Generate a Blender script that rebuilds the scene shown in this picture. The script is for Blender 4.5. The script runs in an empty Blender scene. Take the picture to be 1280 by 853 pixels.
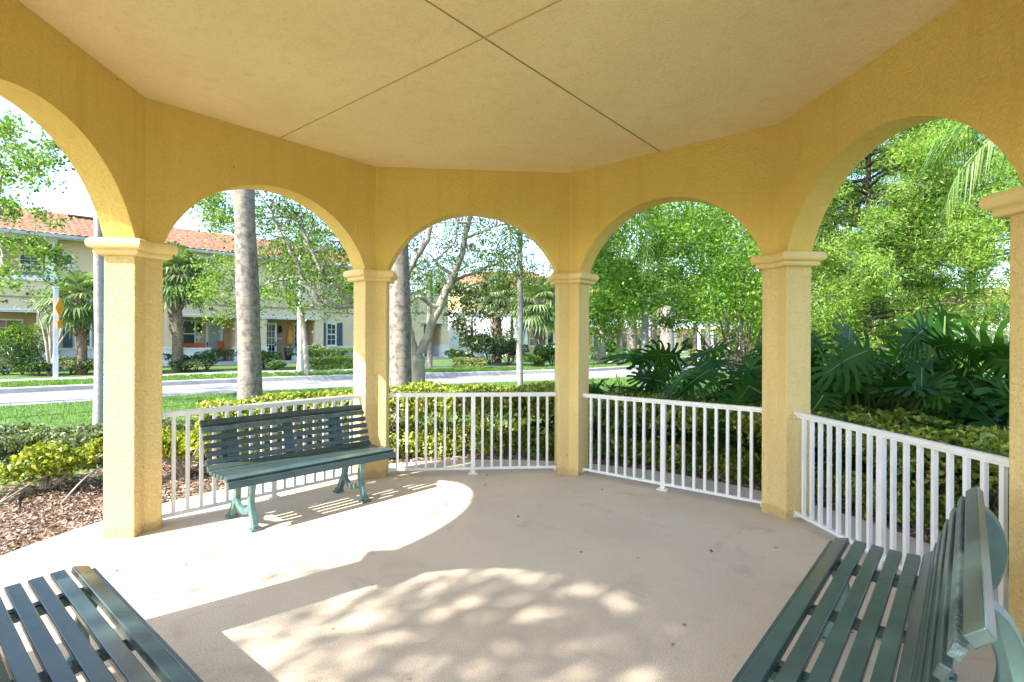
import bpy, math, random
import numpy as np
from math import sin, cos, pi, radians, sqrt, atan2
from mathutils import Vector, Matrix

rng = np.random.default_rng(7)
random.seed(7)
SC = bpy.context.scene
COL = SC.collection
S = 2.87                      # circumradius of the inner octagon (m)
A = S * cos(radians(22.5))    # inner apothem
TW = .228                     # wall thickness
WG = .128                     # wing of a pillar beside the opening
HC = 3.465                    # ceiling height
EYE = .5404 * S
YAW = .0886
ROLL = -.0038
FPX = 662.7
CAM = np.array([-.0457 * S, -1.1736 * S])
FW = np.array([sin(YAW), cos(YAW)]); RT = np.array([cos(YAW), -sin(YAW)])


def at(px, py, D):
    """photograph pixel + distance -> world point (used only to measure where things stand)"""
    a = px - 636.4; b = py - 423.9
    u = (a * cos(ROLL) + b * sin(ROLL)) / FPX; v = (a * sin(ROLL) - b * cos(ROLL)) / FPX
    p = CAM + FW * D + RT * u * D
    return np.array([p[0], p[1], EYE + v * D])


def V(k, r=S):
    a = radians(22.5 + 45 * k)
    return np.array([cos(a), sin(a)]) * r


# ------------------------------------------------------------------ objects
ROOT = {}


def tag(o, label=None, cat=None, group=None, kind=None):
    if label: o['label'] = label
    if cat: o['category'] = cat
    if group: o['group'] = group
    if kind: o['kind'] = kind
    return o


def empty(name, loc, rz=0.0):
    o = bpy.data.objects.new(name, None); COL.objects.link(o)
    o.location = (float(loc[0]), float(loc[1]), float(loc[2])); o.rotation_euler = (0, 0, rz)
    o.empty_display_size = .2
    ROOT[o.as_pointer()] = (np.array([float(loc[0]), float(loc[1]), float(loc[2])]), rz)
    return o


def thing(name, loc, label, cat, group=None, rz=0.0):
    return tag(empty(name, loc, rz), label, cat, group)


class M:
    """collects shapes (world coordinates unless the builder works in local ones)"""
    def __init__(s):
        s.v = []; s.f = []; s.n = 0

    def add(s, v, f):
        v = np.asarray(v, float).reshape(-1, 3)
        s.v.append(v)
        if isinstance(f, np.ndarray):
            s.f.append((f + s.n))
        else:
            s.f.extend([tuple(i + s.n for i in q) for q in f])
        s.n += len(v)
        return s

    def box(s, c, size, rz=0.0, mat=None):
        x, y, z = size[0] / 2, size[1] / 2, size[2] / 2
        p = np.array([(-x, -y, -z), (x, -y, -z), (x, y, -z), (-x, y, -z), (-x, -y, z), (x, -y, z), (x, y, z), (-x, y, z)])
        if mat is not None:
            p = p @ np.asarray(mat).T
        elif rz:
            R = np.array([[cos(rz), -sin(rz), 0], [sin(rz), cos(rz), 0], [0, 0, 1]])
            p = p @ R.T
        return s.add(p + np.asarray(c, float), [(0, 3, 2, 1), (4, 5, 6, 7), (0, 1, 5, 4), (1, 2, 6, 5), (2, 3, 7, 6), (3, 0, 4, 7)])

    def prism(s, poly, z0, z1):
        n = len(poly)
        v = [(p[0], p[1], z0) for p in poly] + [(p[0], p[1], z1) for p in poly]
        f = [(i, (i + 1) % n, (i + 1) % n + n, i + n) for i in range(n)] + [tuple(range(n - 1, -1, -1)), tuple(range(n, 2 * n))]
        return s.add(v, f)

    def tube(s, pts, rad, seg=8, cap=True):
        pts = np.asarray(pts, float); n = len(pts)
        rad = np.broadcast_to(np.asarray(rad, float), (n,))
        d = np.gradient(pts, axis=0); d /= np.linalg.norm(d, axis=1)[:, None] + 1e-9
        up = np.array([0, 0, 1.]) if abs(d[0, 2]) < .9 else np.array([1., 0, 0])
        a = np.cross(d[0], up); a /= np.linalg.norm(a)
        th = np.arange(seg) * 2 * pi / seg
        out = []
        for i in range(n):
            a = a - d[i] * (a @ d[i]); a /= np.linalg.norm(a) + 1e-9
            b = np.cross(d[i], a)
            out.append(pts[i] + rad[i] * (np.cos(th)[:, None] * a + np.sin(th)[:, None] * b))
        f = []
        for i in range(n - 1):
            for j in range(seg):
                k = (j + 1) % seg
                f.append((i * seg + j, i * seg + k, (i + 1) * seg + k, (i + 1) * seg + j))
        if cap:
            f.append(tuple(range(seg - 1, -1, -1))); f.append(tuple((n - 1) * seg + j for j in range(seg)))
        return s.add(np.concatenate(out), f)

    def ribbon(s, path, width, x, tx):
        """flat bar following (y, z) points, width in the plane, thickness tx along x"""
        path = np.asarray(path, float); n = len(path)
        w = np.broadcast_to(np.asarray(width, float), (n,)) / 2
        d = np.gradient(path, axis=0); d /= np.linalg.norm(d, axis=1)[:, None]
        nn = np.stack([-d[:, 1], d[:, 0]], 1)
        L = path + nn * w[:, None]; R = path - nn * w[:, None]
        v = []
        for i in range(n):
            v += [(x - tx / 2, L[i, 0], L[i, 1]), (x + tx / 2, L[i, 0], L[i, 1]), (x + tx / 2, R[i, 0], R[i, 1]), (x - tx / 2, R[i, 0], R[i, 1])]
        f = []
        for i in range(n - 1):
            for j in range(4):
                k = (j + 1) % 4
                f.append((4 * i + j, 4 * i + k, 4 * i + 4 + k, 4 * i + 4 + j))
        f += [(3, 2, 1, 0), (4 * n - 4, 4 * n - 3, 4 * n - 2, 4 * n - 1)]
        return s.add(v, f)

    def build(s, name, mat, parent=None, smooth=False, loc=None, local=False, bevel=0, fix=True):
        v = np.concatenate(s.v) if s.v else np.zeros((0, 3))
        if parent is not None:
            L, a = ROOT[parent.as_pointer()]
        else:
            L, a = (np.zeros(3) if loc is None else np.asarray(loc, float)), 0.0
        if not local:
            v = v - L
            if a:
                c, sn = cos(-a), sin(-a)
                v = np.stack([v[:, 0] * c - v[:, 1] * sn, v[:, 0] * sn + v[:, 1] * c, v[:, 2]], 1)
        me = bpy.data.meshes.new(name)
        if s.f and isinstance(s.f[0], np.ndarray):
            f = np.concatenate(s.f); k = f.shape[1]
            me.vertices.add(len(v)); me.vertices.foreach_set('co', v.astype(np.float32).ravel())
            me.loops.add(f.size); me.loops.foreach_set('vertex_index', f.astype(np.int32).ravel())
            me.polygons.add(len(f)); me.polygons.foreach_set('loop_start', (np.arange(len(f)) * k).astype(np.int32))
            me.update(calc_edges=True); me.validate()
        else:
            me.from_pydata(v.tolist(), [], s.f); me.update()
            if fix:
                import bmesh
                b = bmesh.new(); b.from_mesh(me); bmesh.ops.recalc_face_normals(b, faces=b.faces); b.to_mesh(me); b.free()
        if smooth:
            me.polygons.foreach_set('use_smooth', [True] * len(me.polygons))
        me.materials.append(mat)
        o = bpy.data.objects.new(name, me); COL.objects.link(o)
        if parent is not None:
            o.parent = parent; ROOT[o.as_pointer()] = (L, a)
        else:
            o.location = L; ROOT[o.as_pointer()] = (L, 0.0)
        if bevel:
            m = o.modifiers.new('edge', 'BEVEL'); m.width = bevel; m.segments = 2; m.limit_method = 'ANGLE'; m.angle_limit = radians(40)
        return o


def catmull(P, k=8):
    P = np.asarray(P, float)
    Q = np.vstack([2 * P[0] - P[1], P, 2 * P[-1] - P[-2]]); out = []
    for i in range(1, len(Q) - 2):
        for t in np.arange(k) / k:
            out.append(.5 * ((2 * Q[i]) + (-Q[i - 1] + Q[i + 1]) * t + (2 * Q[i - 1] - 5 * Q[i] + 4 * Q[i + 1] - Q[i + 2]) * t * t + (-Q[i - 1] + 3 * Q[i] - 3 * Q[i + 1] + Q[i + 2]) * t ** 3))
    out.append(P[-1])
    return np.array(out)


# ------------------------------------------------------------------ materials
def nt(name):
    m = bpy.data.materials.new(name); m.use_nodes = True
    t = m.node_tree; t.nodes.clear()
    out = t.nodes.new('ShaderNodeOutputMaterial')
    return m, t, out


def N(t, kind, **kw):
    n = t.nodes.new(kind)
    for k, v in kw.items():
        if k in n.inputs.keys() if isinstance(k, str) else False:
            n.inputs[k].default_value = v
        else:
            setattr(n, k, v)
    return n


def noise(t, vec, scale, detail=4, rough=.55, dist=0.0):
    n = t.nodes.new('ShaderNodeTexNoise')
    n.inputs['Scale'].default_value = scale; n.inputs['Detail'].default_value = detail
    n.inputs['Roughness'].default_value = rough; n.inputs['Distortion'].default_value = dist
    t.links.new(vec, n.inputs['Vector'])
    return n.outputs['Fac']


def ramp(t, fac, stops):
    n = t.nodes.new('ShaderNodeValToRGB'); e = n.color_ramp.elements
    while len(e) < len(stops): e.new(.5)
    for i, (p, c) in enumerate(stops):
        e[i].position = p
        e[i].color = (c, c, c, 1) if not hasattr(c, '__len__') else (*c, 1)
    t.links.new(fac, n.inputs['Fac'])
    return n.outputs['Color']


def mix(t, fac, a, b, mode='MIX'):
    n = t.nodes.new('ShaderNodeMix'); n.data_type = 'RGBA'; n.blend_type = mode
    for sock, val in ((n.inputs[0], fac), (n.inputs[6], a), (n.inputs[7], b)):
        if isinstance(val, bpy.types.NodeSocket): t.links.new(val, sock)
        elif hasattr(val, '__len__'): sock.default_value = (*val, 1)
        else: sock.default_value = val
    return n.outputs[2]


def coord(t, stretch=None):
    n = t.nodes.new('ShaderNodeNewGeometry').outputs['Position']
    if stretch:
        m = t.nodes.new('ShaderNodeMapping'); m.inputs['Scale'].default_value = stretch
        t.links.new(n, m.inputs['Vector']); return m.outputs['Vector']
    return n


def bump(t, h, strength, dist, prev=None):
    b = t.nodes.new('ShaderNodeBump'); b.inputs['Strength'].default_value = strength; b.inputs['Distance'].default_value = dist
    t.links.new(h, b.inputs['Height'])
    if prev is not None: t.links.new(prev, b.inputs['Normal'])
    return b.outputs['Normal']


def surf(t, out, col, rough=.8, nrm=None, metal=0, spec=.5, coat=0):
    p = t.nodes.new('ShaderNodeBsdfPrincipled')
    if isinstance(col, bpy.types.NodeSocket): t.links.new(col, p.inputs['Base Color'])
    else: p.inputs['Base Color'].default_value = (*col, 1)
    if isinstance(rough, bpy.types.NodeSocket): t.links.new(rough, p.inputs['Roughness'])
    else: p.inputs['Roughness'].default_value = rough
    p.inputs['Metallic'].default_value = metal; p.inputs['Specular IOR Level'].default_value = spec
    p.inputs['Coat Weight'].default_value = coat
    if nrm is not None: t.links.new(nrm, p.inputs['Normal'])
    t.links.new(p.outputs[0], out.inputs['Surface'])
    return p


def simple(name, c, c2=None, scale=3, rough=.7, bs=0, bscale=40, bd=.002, spec=.4, metal=0, stretch=None, coat=0):
    m, t, out = nt(name)
    co = coord(t, stretch)
    c2 = c2 or tuple(x * .8 for x in c)
    col = mix(t, ramp(t, noise(t, co, scale, 5), [(.35, 0.), (.65, 1.)]), c, c2)
    nr = bump(t, noise(t, co, bscale, 4), bs, bd) if bs else None
    surf(t, out, col, rough, nr, metal, spec, coat)
    return m


def stucco(name, c, dist, scale, strength=1.0, dirt=True, smooth_pos=.5):
    m, t, out = nt(name)
    co = coord(t)
    n1 = noise(t, co, scale, 4, .55, .9)
    h = ramp(t, n1, [(smooth_pos - .16, 0.), (smooth_pos + .12, 1.)])
    n = bump(t, h, strength, dist)
    n = bump(t, noise(t, co, 180, 3), .3, .0012, n)
    col = mix(t, ramp(t, noise(t, co, 1.3, 5), [(.3, 0.), (.75, .7)]), c, tuple(x * k for x, k in zip(c, (.90, .86, .80))))
    col = mix(t, ramp(t, noise(t, coord(t, (9, 9, .7)), 1.0, 4), [(.52, 0.), (.78, .28)]), col, tuple(x * k for x, k in zip(c, (.72, .62, .50))))
    col = mix(t, ramp(t, noise(t, co, 70, 3, .7), [(.30, .30), (.5, 0.)]), col, tuple(x * k for x, k in zip(c, (.68, .60, .48))))
    if dirt:
        g = t.nodes.new('ShaderNodeTexVoronoi'); g.inputs['Scale'].default_value = 4.2; g.inputs['Randomness'].default_value = 1
        t.links.new(coord(t), g.inputs['Vector'])
        spot = ramp(t, g.outputs['Distance'], [(.028, 1.), (.045, 0.)])
        pick = ramp(t, noise(t, co, 1.1, 2), [(.55, 0.), (.6, .75)])
        mm = mix(t, spot, (0, 0, 0), pick, 'MIX')
        col = mix(t, mm, col, (.12, .07, .03))
        # rain dirt near the foot of the pillars
        sx = t.nodes.new('ShaderNodeSeparateXYZ'); t.links.new(coord(t), sx.inputs[0])
        lo = t.nodes.new('ShaderNodeMath'); lo.operation = 'MULTIPLY_ADD'
        t.links.new(noise(t, co, 9, 4), lo.inputs[0]); lo.inputs[1].default_value = -.12
        t.links.new(sx.outputs['Z'], lo.inputs[2])
        foot = ramp(t, lo.outputs[0], [(0., .30), (.03, 0.)])
        col = mix(t, foot, col, (.22, .13, .06))
    surf(t, out, col, .88, n, spec=.25)
    return m


def leafmat(name, stops, trans=.35, rough=.45, spec=.35):
    m, t, out = nt(name)
    g = t.nodes.new('ShaderNodeNewGeometry')
    co = coord(t)
    r = t.nodes.new('ShaderNodeMath'); r.operation = 'MULTIPLY_ADD'
    t.links.new(g.outputs['Random Per Island'], r.inputs[0]); r.inputs[1].default_value = .75
    q = t.nodes.new('ShaderNodeMath'); q.operation = 'MULTIPLY_ADD'
    t.links.new(noise(t, co, 1.7, 2), q.inputs[0]); q.inputs[1].default_value = .9; q.inputs[2].default_value = -.33
    t.links.new(q.outputs[0], r.inputs[2])
    col = ramp(t, r.outputs[0], stops)
    p = surf(t, out, col, rough, spec=spec)
    tr = t.nodes.new('ShaderNodeBsdfTranslucent')
    c2 = mix(t, 1.0, col, (1.5, 1.6, .6), 'MULTIPLY'); t.links.new(c2, tr.inputs['Color'])
    mx = t.nodes.new('ShaderNodeMixShader'); mx.inputs[0].default_value = trans
    t.links.new(p.outputs[0], mx.inputs[1]); t.links.new(tr.outputs[0], mx.inputs[2])
    t.links.new(mx.outputs[0], out.inputs['Surface'])
    return m


YEL = (.79, .565, .175)
MT = {}
MT['stucco'] = stucco('yellow_stucco', YEL, .0042, 38)
MT['pillar'] = stucco('yellow_pillar_stucco', (.76, .575, .25), .0058, 34)
MT['ceil'] = stucco('ceiling_stucco', (.87, .71, .40), .0034, 48, dirt=False, smooth_pos=.54)
MT['cap'] = simple('capital_paint', (.78, .60, .27), (.70, .52, .22), 2, .75, .4, 60, .003, .3)
MT['joint'] = simple('joint_dark', (.42, .29, .14), rough=.9)
MT['jointl'] = simple('joint_light', (.60, .42, .16), rough=.9)
MT['white'] = simple('white_rail_paint', (.80, .78, .74), (.72, .69, .64), 5, .38, .1, 90, .001, .5)
MT['bench'] = simple('dark_green_paint', (.040, .068, .064), (.060, .094, .084), 4, .27, .35, 55, .002, .5, stretch=(1, 1, 1))
MT['benchworn'] = simple('worn_green_paint', (.06, .10, .10), (.12, .17, .16), 9, .36, 1.0, 48, .016, .5)
MT['iron'] = simple('cast_green_paint', (.07, .14, .128), (.115, .205, .18), 12, .42, .4, 70, .002, .5)
MT['iron2'] = simple('dark_cast_green_paint', (.055, .115, .108), (.085, .16, .145), 9, .36, .4, 70, .002, .5)
MT['rust'] = simple('rust', (.20, .10, .05), (.09, .06, .05), 30, .8)


def concrete():
    m, t, out = nt('patio_concrete'); co = coord(t)
    c = mix(t, ramp(t, noise(t, co, .9, 6, .6), [(.3, 0.), (.7, 1.)]), (.79, .66, .48), (.65, .53, .38))
    c = mix(t, ramp(t, noise(t, co, 140, 3, .7), [(.34, .75), (.58, 0.)]), c, (.33, .26, .20))
    # drips and old stains
    c = mix(t, ramp(t, noise(t, co, 3.1, 5, .65, .7), [(.56, 0.), (.72, .6)]), c, (.43, .34, .26))
    v = t.nodes.new('ShaderNodeTexVoronoi'); v.inputs['Scale'].default_value = 2.6; t.links.new(co, v.inputs['Vector'])
    wob = noise(t, co, 22, 3)
    ad = t.nodes.new('ShaderNodeMath'); ad.operation = 'MULTIPLY_ADD'; t.links.new(wob, ad.inputs[0]); ad.inputs[1].default_value = .14
    t.links.new(v.outputs['Distance'], ad.inputs[2])
    c = mix(t, ramp(t, ad.outputs[0], [(.10, .7), (.125, 0.)]), c, (.20, .15, .11))
    ln = t.nodes.new('ShaderNodeVectorMath'); ln.operation = 'LENGTH'; t.links.new(co, ln.inputs[0])
    e = t.nodes.new('ShaderNodeMath'); e.operation = 'MULTIPLY_ADD'; t.links.new(noise(t, co, 3.5, 4), e.inputs[0]); e.inputs[1].default_value = .7; t.links.new(ln.outputs['Value'], e.inputs[2])
    c = mix(t, ramp(t, e.outputs[0], [(0., 0.), (1., 0.)]), c, (.3, .2, .15))
    c = mix(t, ramp(t, noise(t, co, .55, 3), [(.5, 0.), (.7, .35)]), c, (.50, .38, .28))
    n = bump(t, noise(t, co, 120, 4, .6), .5, .002)
    n = bump(t, noise(t, co, 9, 3), .25, .004, n)
    surf(t, out, c, .8, n, spec=.3)
    return m


MT['patio'] = concrete()
MT['road'] = simple('asphalt', (.22, .213, .207), (.28, .268, .257), 1.2, .9, .4, 60, .004)
MT['kerb'] = simple('kerb_concrete', (.42, .41, .39), (.33, .32, .30), 3, .9, .3, 50, .003)
MT['walk'] = simple('sidewalk_concrete', (.52, .49, .44), (.44, .41, .37), 2, .9, .3, 60, .002)
MT['lawn'] = simple('lawn_soil', (.065, .135, .022), (.11, .18, .035), 3, .95, 1, 60, .02)
MT['blade'] = leafmat('grass_blades', [(0., (.05, .13, .015)), (.5, (.11, .24, .03)), (1., (.24, .33, .07))], .3, .6)
MT['mulchg'] = simple('mulch_bed', (.13, .075, .045), (.23, .16, .11), 25, .95, 1, 70, .02)


def chips():
    m, t, out = nt('mulch_chips')
    g = t.nodes.new('ShaderNodeNewGeometry')
    c = ramp(t, g.outputs['Random Per Island'], [(0., (.07, .038, .022)), (.4, (.20, .115, .065)), (.75, (.36, .25, .17)), (1., (.52, .45, .38))])
    surf(t, out, c, .9)
    return m


MT['chips'] = chips()
MT['bark'] = simple('grey_bark', (.23, .20, .16), (.12, .10, .075), 7, .9, 1, 18, .02, stretch=(1, 1, .3))
MT['barkp'] = simple('pale_bark', (.42, .38, .31), (.25, .21, .16), 6, .85, .8, 20, .01, stretch=(1, 1, .4))
MT['barkd'] = simple('dark_bark', (.10, .075, .05), (.05, .038, .03), 8, .9, 1, 24, .01)
MT['petiole'] = simple('green_stem', (.10, .16, .035), (.16, .19, .06), 6, .5)


def palmtrunk(name, base=(.25, .225, .195), dark=(.13, .105, .08), ring=2.6, thr=.52):
    m, t, out = nt(name); co = coord(t)
    w = t.nodes.new('ShaderNodeTexWave'); w.wave_type = 'BANDS'; w.bands_direction = 'Z'; w.inputs['Scale'].default_value = ring
    w.inputs['Distortion'].default_value = 2.5; w.inputs['Detail'].default_value = 3; w.inputs['Detail Scale'].default_value = 2
    t.links.new(co, w.inputs['Vector'])
    c = mix(t, ramp(t, noise(t, coord(t, (1, 1, .8)), 11, 5, .65), [(thr - .06, 0.), (thr + .1, 1.)]), base, dark)
    c = mix(t, ramp(t, noise(t, co, 5, 4), [(.52, 0.), (.66, .7)]), c, (.30, .25, .17))
    c = mix(t, ramp(t, w.outputs['Fac'], [(.0, .35), (.10, 0.)]), c, dark)
    n = bump(t, w.outputs['Fac'], .25, .006); n = bump(t, noise(t, co, 45, 4), .6, .006, n)
    surf(t, out, c, .9, n, spec=.2)
    return m


MT['palm'] = palmtrunk('palm_trunk_bark')
MT['palm2'] = palmtrunk('smooth_palm_bark', (.36, .35, .34), (.26, .24, .23), 2.5, .60)
MT['palmw'] = palmtrunk('pale_palm_bark', (.62, .60, .56), (.36, .33, .29), 2.5, .58)
MT['boots'] = simple('old_palm_boots', (.23, .18, .12), (.10, .075, .05), 14, .95, 1, 30, .03)

MT['hedge'] = leafmat('variegated_hedge_leaf', [(0., (.05, .095, .014)), (.35, (.13, .20, .022)), (.60, (.28, .32, .035)), (.85, (.55, .52, .12))], .3, .4)
MT['yshrub'] = leafmat('yellow_shrub_leaf', [(0., (.09, .14, .02)), (.45, (.24, .29, .03)), (.8, (.45, .41, .05)), (1., (.58, .36, .05))], .35, .45)
MT['gshrub'] = leafmat('grey_green_shrub_leaf', [(0., (.05, .075, .03)), (.5, (.13, .17, .07)), (1., (.27, .30, .16))], .25, .5)
MT['oak'] = leafmat('olive_leaf', [(0., (.035, .065, .012)), (.5, (.09, .15, .025)), (1., (.20, .25, .06))], .35, .45)
MT['elm'] = leafmat('fresh_green_leaf', [(0., (.05, .11, .012)), (.5, (.13, .23, .025)), (1., (.29, .36, .06))], .4, .45)
MT['bright'] = leafmat('bright_green_leaf', [(0., (.035, .105, .012)), (.45, (.115, .245, .022)), (1., (.29, .41, .06))], .42, .5)
MT['cypress'] = leafmat('feathery_cypress_needles', [(0., (.05, .125, .014)), (.45, (.165, .30, .035)), (1., (.40, .49, .11))], .45, .6)
MT['dark'] = leafmat('dark_shrub_leaf', [(0., (.012, .035, .008)), (.6, (.035, .085, .018)), (1., (.10, .17, .04))], .2, .35)
MT['philo'] = leafmat('philodendron_leaf', [(0., (.010, .036, .006)), (.5, (.022, .075, .010)), (1., (.06, .15, .016))], .25, .50, .12)
MT['sabal'] = leafmat('fan_palm_leaf', [(0., (.05, .10, .03)), (.5, (.12, .19, .06)), (1., (.30, .34, .16))], .25, .4)
MT['frond'] = leafmat('feather_palm_leaf', [(0., (.035, .09, .015)), (.55, (.09, .18, .03)), (1., (.24, .30, .07))], .3, .4)
MT['clip'] = leafmat('clipped_hedge_leaf', [(0., (.03, .08, .012)), (.5, (.08, .17, .022)), (1., (.18, .27, .045))], .3, .5)
MT['ornam'] = leafmat('pale_grass_leaf', [(0., (.12, .15, .05)), (.5, (.24, .27, .09)), (1., (.40, .40, .17))], .3, .6)
MT['magn'] = leafmat('magnolia_leaf', [(0., (.02, .045, .012)), (.5, (.05, .09, .022)), (.8, (.20, .19, .08)), (1., (.30, .24, .10))], .15, .35)

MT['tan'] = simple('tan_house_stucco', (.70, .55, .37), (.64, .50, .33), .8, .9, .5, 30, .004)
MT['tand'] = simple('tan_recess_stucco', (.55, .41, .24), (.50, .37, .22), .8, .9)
MT['trim'] = simple('white_house_trim', (.78, .78, .76), (.70, .70, .68), 2, .6)
MT['whitew'] = simple('white_house_stucco', (.80, .79, .76), (.72, .71, .68), .8, .85)
MT['yelw'] = simple('yellow_house_stucco', (.70, .53, .22), (.62, .46, .19), .8, .85)
MT['shut'] = simple('slate_blue_shutter', (.07, .11, .14), (.05, .085, .11), 3, .5)
MT['band'] = simple('tan_moulding', (.33, .27, .19), rough=.9)
MT['orange'] = simple('orange_paint', (.62, .13, .03), (.48, .10, .03), 4, .5)
MT['umb'] = simple('orange_umbrella_cloth', (.66, .30, .05), (.50, .20, .04), 4, .8)
MT['black'] = simple('black_metal', (.02, .02, .022), rough=.4)
MT['grout'] = simple('grey_gutter', (.42, .43, .43), rough=.6)
MT['signy'] = simple('yellow_sign_face', (.75, .36, .02), (.68, .30, .02), 4, .5)
MT['post'] = simple('pale_grey_post', (.56, .59, .62), (.48, .51, .54), 4, .5)
MT['pole'] = simple('weathered_concrete_pole', (.38, .37, .35), (.25, .24, .22), 9, .85, .5, 40, .004, stretch=(1, 1, .5))


def glassmat():
    m, t, out = nt('window_glass')
    co = coord(t)
    c = mix(t, ramp(t, noise(t, co, 1.2, 3), [(.4, 0.), (.6, 1.)]), (.015, .02, .025), (.06, .07, .075))
    surf(t, out, c, .08, spec=.8)
    return m


MT['glass'] = glassmat()
MT['sheer'] = simple('door_glass_with_curtain', (.36, .42, .42), (.28, .34, .35), 4, .2, spec=.6, stretch=(3, 3, .3))


def tiles():
    m, t, out = nt('terracotta_tiles'); co = coord(t)
    c = ramp(t, noise(t, co, 6, 3, .7), [(.3, (.21, .085, .045)), (.5, (.36, .17, .09)), (.68, (.50, .30, .17))])
    surf(t, out, c, .8, bump(t, noise(t, co, 20, 3), .3, .01))
    return m


MT['tile'] = tiles()

# ------------------------------------------------------------------ ground
th39 = radians(39)
TS = np.array([cos(th39), sin(th39)]); NS = np.array([-sin(th39), cos(th39)])
nearP = np.array([(-70, -37.7), (-40, -13.4), (-20, 2.75), (-10.9, 10.1), (-5.6, 13.9), (-.6, 15.9), (4, 17.6), (10, 20.8), (18, 28), (28, 39), (60, 78)], float)
NR = catmull(nearP, 10)
dd = np.gradient(NR, axis=0); dd /= np.linalg.norm(dd, axis=1)[:, None]
NN = np.stack([-dd[:, 1], dd[:, 0]], 1)
if True:
    pass


def off(o):
    return NR + NN * o


def sdist(x, y):
    """signed distance from the near road edge (positive = across the road)"""
    x = np.atleast_1d(x).astype(float); y = np.atleast_1d(y).astype(float)
    best = np.full(x.shape, 1e9); sg = np.zeros(x.shape)
    for i in range(len(NR) - 1):
        a, b = NR[i], NR[i + 1]; ab = b - a; L2 = ab @ ab
        t = np.clip(((x - a[0]) * ab[0] + (y - a[1]) * ab[1]) / L2, 0, 1)
        dx = x - a[0] - t * ab[0]; dy = y - a[1] - t * ab[1]
        d = np.hypot(dx, dy); s_ = ab[0] * (y - a[1]) - ab[1] * (x - a[0])
        k = d < best; best[k] = d[k]; sg[k] = np.sign(s_[k])
    return best * sg


RW = 4.75


def gh(x, y):
    s_ = sdist(x, y)
    h = np.interp(s_, [-16, -9, -1.9, -1.0, RW + .9, RW + 1.9, RW + 7, 40], [-.06, -.06, -.10, -.26, -.26, .015, .05, .05])
    return h


def gz1(x, y):
    return float(gh(x, y)[0])


def ground():
    xs = np.unique(np.concatenate([np.linspace(-400, -60, 12), np.linspace(-60, 70, 190), np.linspace(70, 400, 12)]))
    ys = np.unique(np.concatenate([np.linspace(-400, -60, 12), np.linspace(-60, 90, 220), np.linspace(90, 500, 12)]))
    X, Y = np.meshgrid(xs, ys)
    Z = gh(X.ravel(), Y.ravel()).reshape(X.shape)
    rr = np.hypot(X, Y); Z = np.where(rr < 3.3, -.2, Z)
    v = np.stack([X.ravel(), Y.ravel(), Z.ravel()], 1)
    nx, ny = len(xs), len(ys)
    i = np.arange((ny - 1) * nx).reshape(ny - 1, nx)[:, :-1].ravel()
    f = np.stack([i, i + 1, i + 1 + nx, i + nx], 1)
    m = M(); m.add(v, f); tag(m.build('ground', MT['lawn'], smooth=True), kind='structure')


ground()


def strip(name, o0, o1, z, mat, i0=0, i1=None, thick=0):
    a = off(o0)[i0:i1]; b = off(o1)[i0:i1]; n = len(a)
    z0, z1 = z if hasattr(z, '__len__') else (z, z)
    m = M()
    if thick:
        v = []
        for i in range(n):
            v += [(a[i][0], a[i][1], z0 - thick), (a[i][0], a[i][1], z0), (b[i][0], b[i][1], z1), (b[i][0], b[i][1], z1 - thick)]
        f = [(4 * i + j, 4 * i + (j + 1) % 4, 4 * i + 4 + (j + 1) % 4, 4 * i + 4 + j) for i in range(n - 1) for j in range(4)]
        f += [(0, 3, 2, 1), (4 * n - 4, 4 * n - 3, 4 * n - 2, 4 * n - 1)]
        m.add(v, f)
    else:
        v = [(p[0], p[1], z0) for p in a] + [(p[0], p[1], z1) for p in b]
        m.add(v, [(i, i + 1, n + i + 1, n + i) for i in range(n - 1)])
    return tag(m.build(name, mat), kind='structure')


strip('road', .0, RW, -.15, MT['road'])
strip('verge', -2.4, -.305, (-.085, -.055), MT['lawn'], thick=.1)
strip('verge', RW + .225, RW + 2.9, (.012, .05), MT['lawn'], thick=.1)
strip('kerb', -.3, -.002, (-.05, -.09), MT['kerb'], thick=.2)
strip('kerb', RW + .002, RW + .22, (-.01, .015), MT['kerb'], thick=.2)
strip('sidewalk', RW + 2.3, RW + 3.7, .055, MT['walk'], thick=.12)

# patio slab
m = M(); k = 72
poly = [(3.46 * cos(2 * pi * i / k), 3.46 * sin(2 * pi * i / k)) for i in range(k)]
m.prism(poly, -.25, 0)
tag(m.build('patio_floor', MT['patio'], bevel=.008), kind='structure')
m = M(); m.box((-.2, -6.28, -.075), (2.4, 5.6, .13))
tag(m.build('path', MT['walk']), kind='structure')
m = M(); m.prism([(-6.3, -.9), (-3.30, -.5), (-3.36, .33), (-4.1, .52), (-6.5, .2)], -.15, -.035)
tag(m.build('path', MT['walk']), kind='structure')

# mulch beds round the slab
m = M(); n = 90; v = []; f = []
for i in range(n):
    a = 2 * pi * i / n
    ro = 5.6 + .35 * sin(3 * a + 1) + .25 * sin(7 * a)
    for r in (3.3, 4.2, ro): v.append((r * cos(a), r * sin(a), -.048 + .006 * sin(9 * a + r) - (.02 if r > 5 else 0)))
for i in range(n):
    j = (i + 1) % n
    for q in range(2): f.append((3 * i + q, 3 * i + q + 1, 3 * j + q + 1, 3 * j + q))
m.add(v, f); tag(m.build('mulch_bed', MT['mulchg'], smooth=True), kind='structure')


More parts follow.
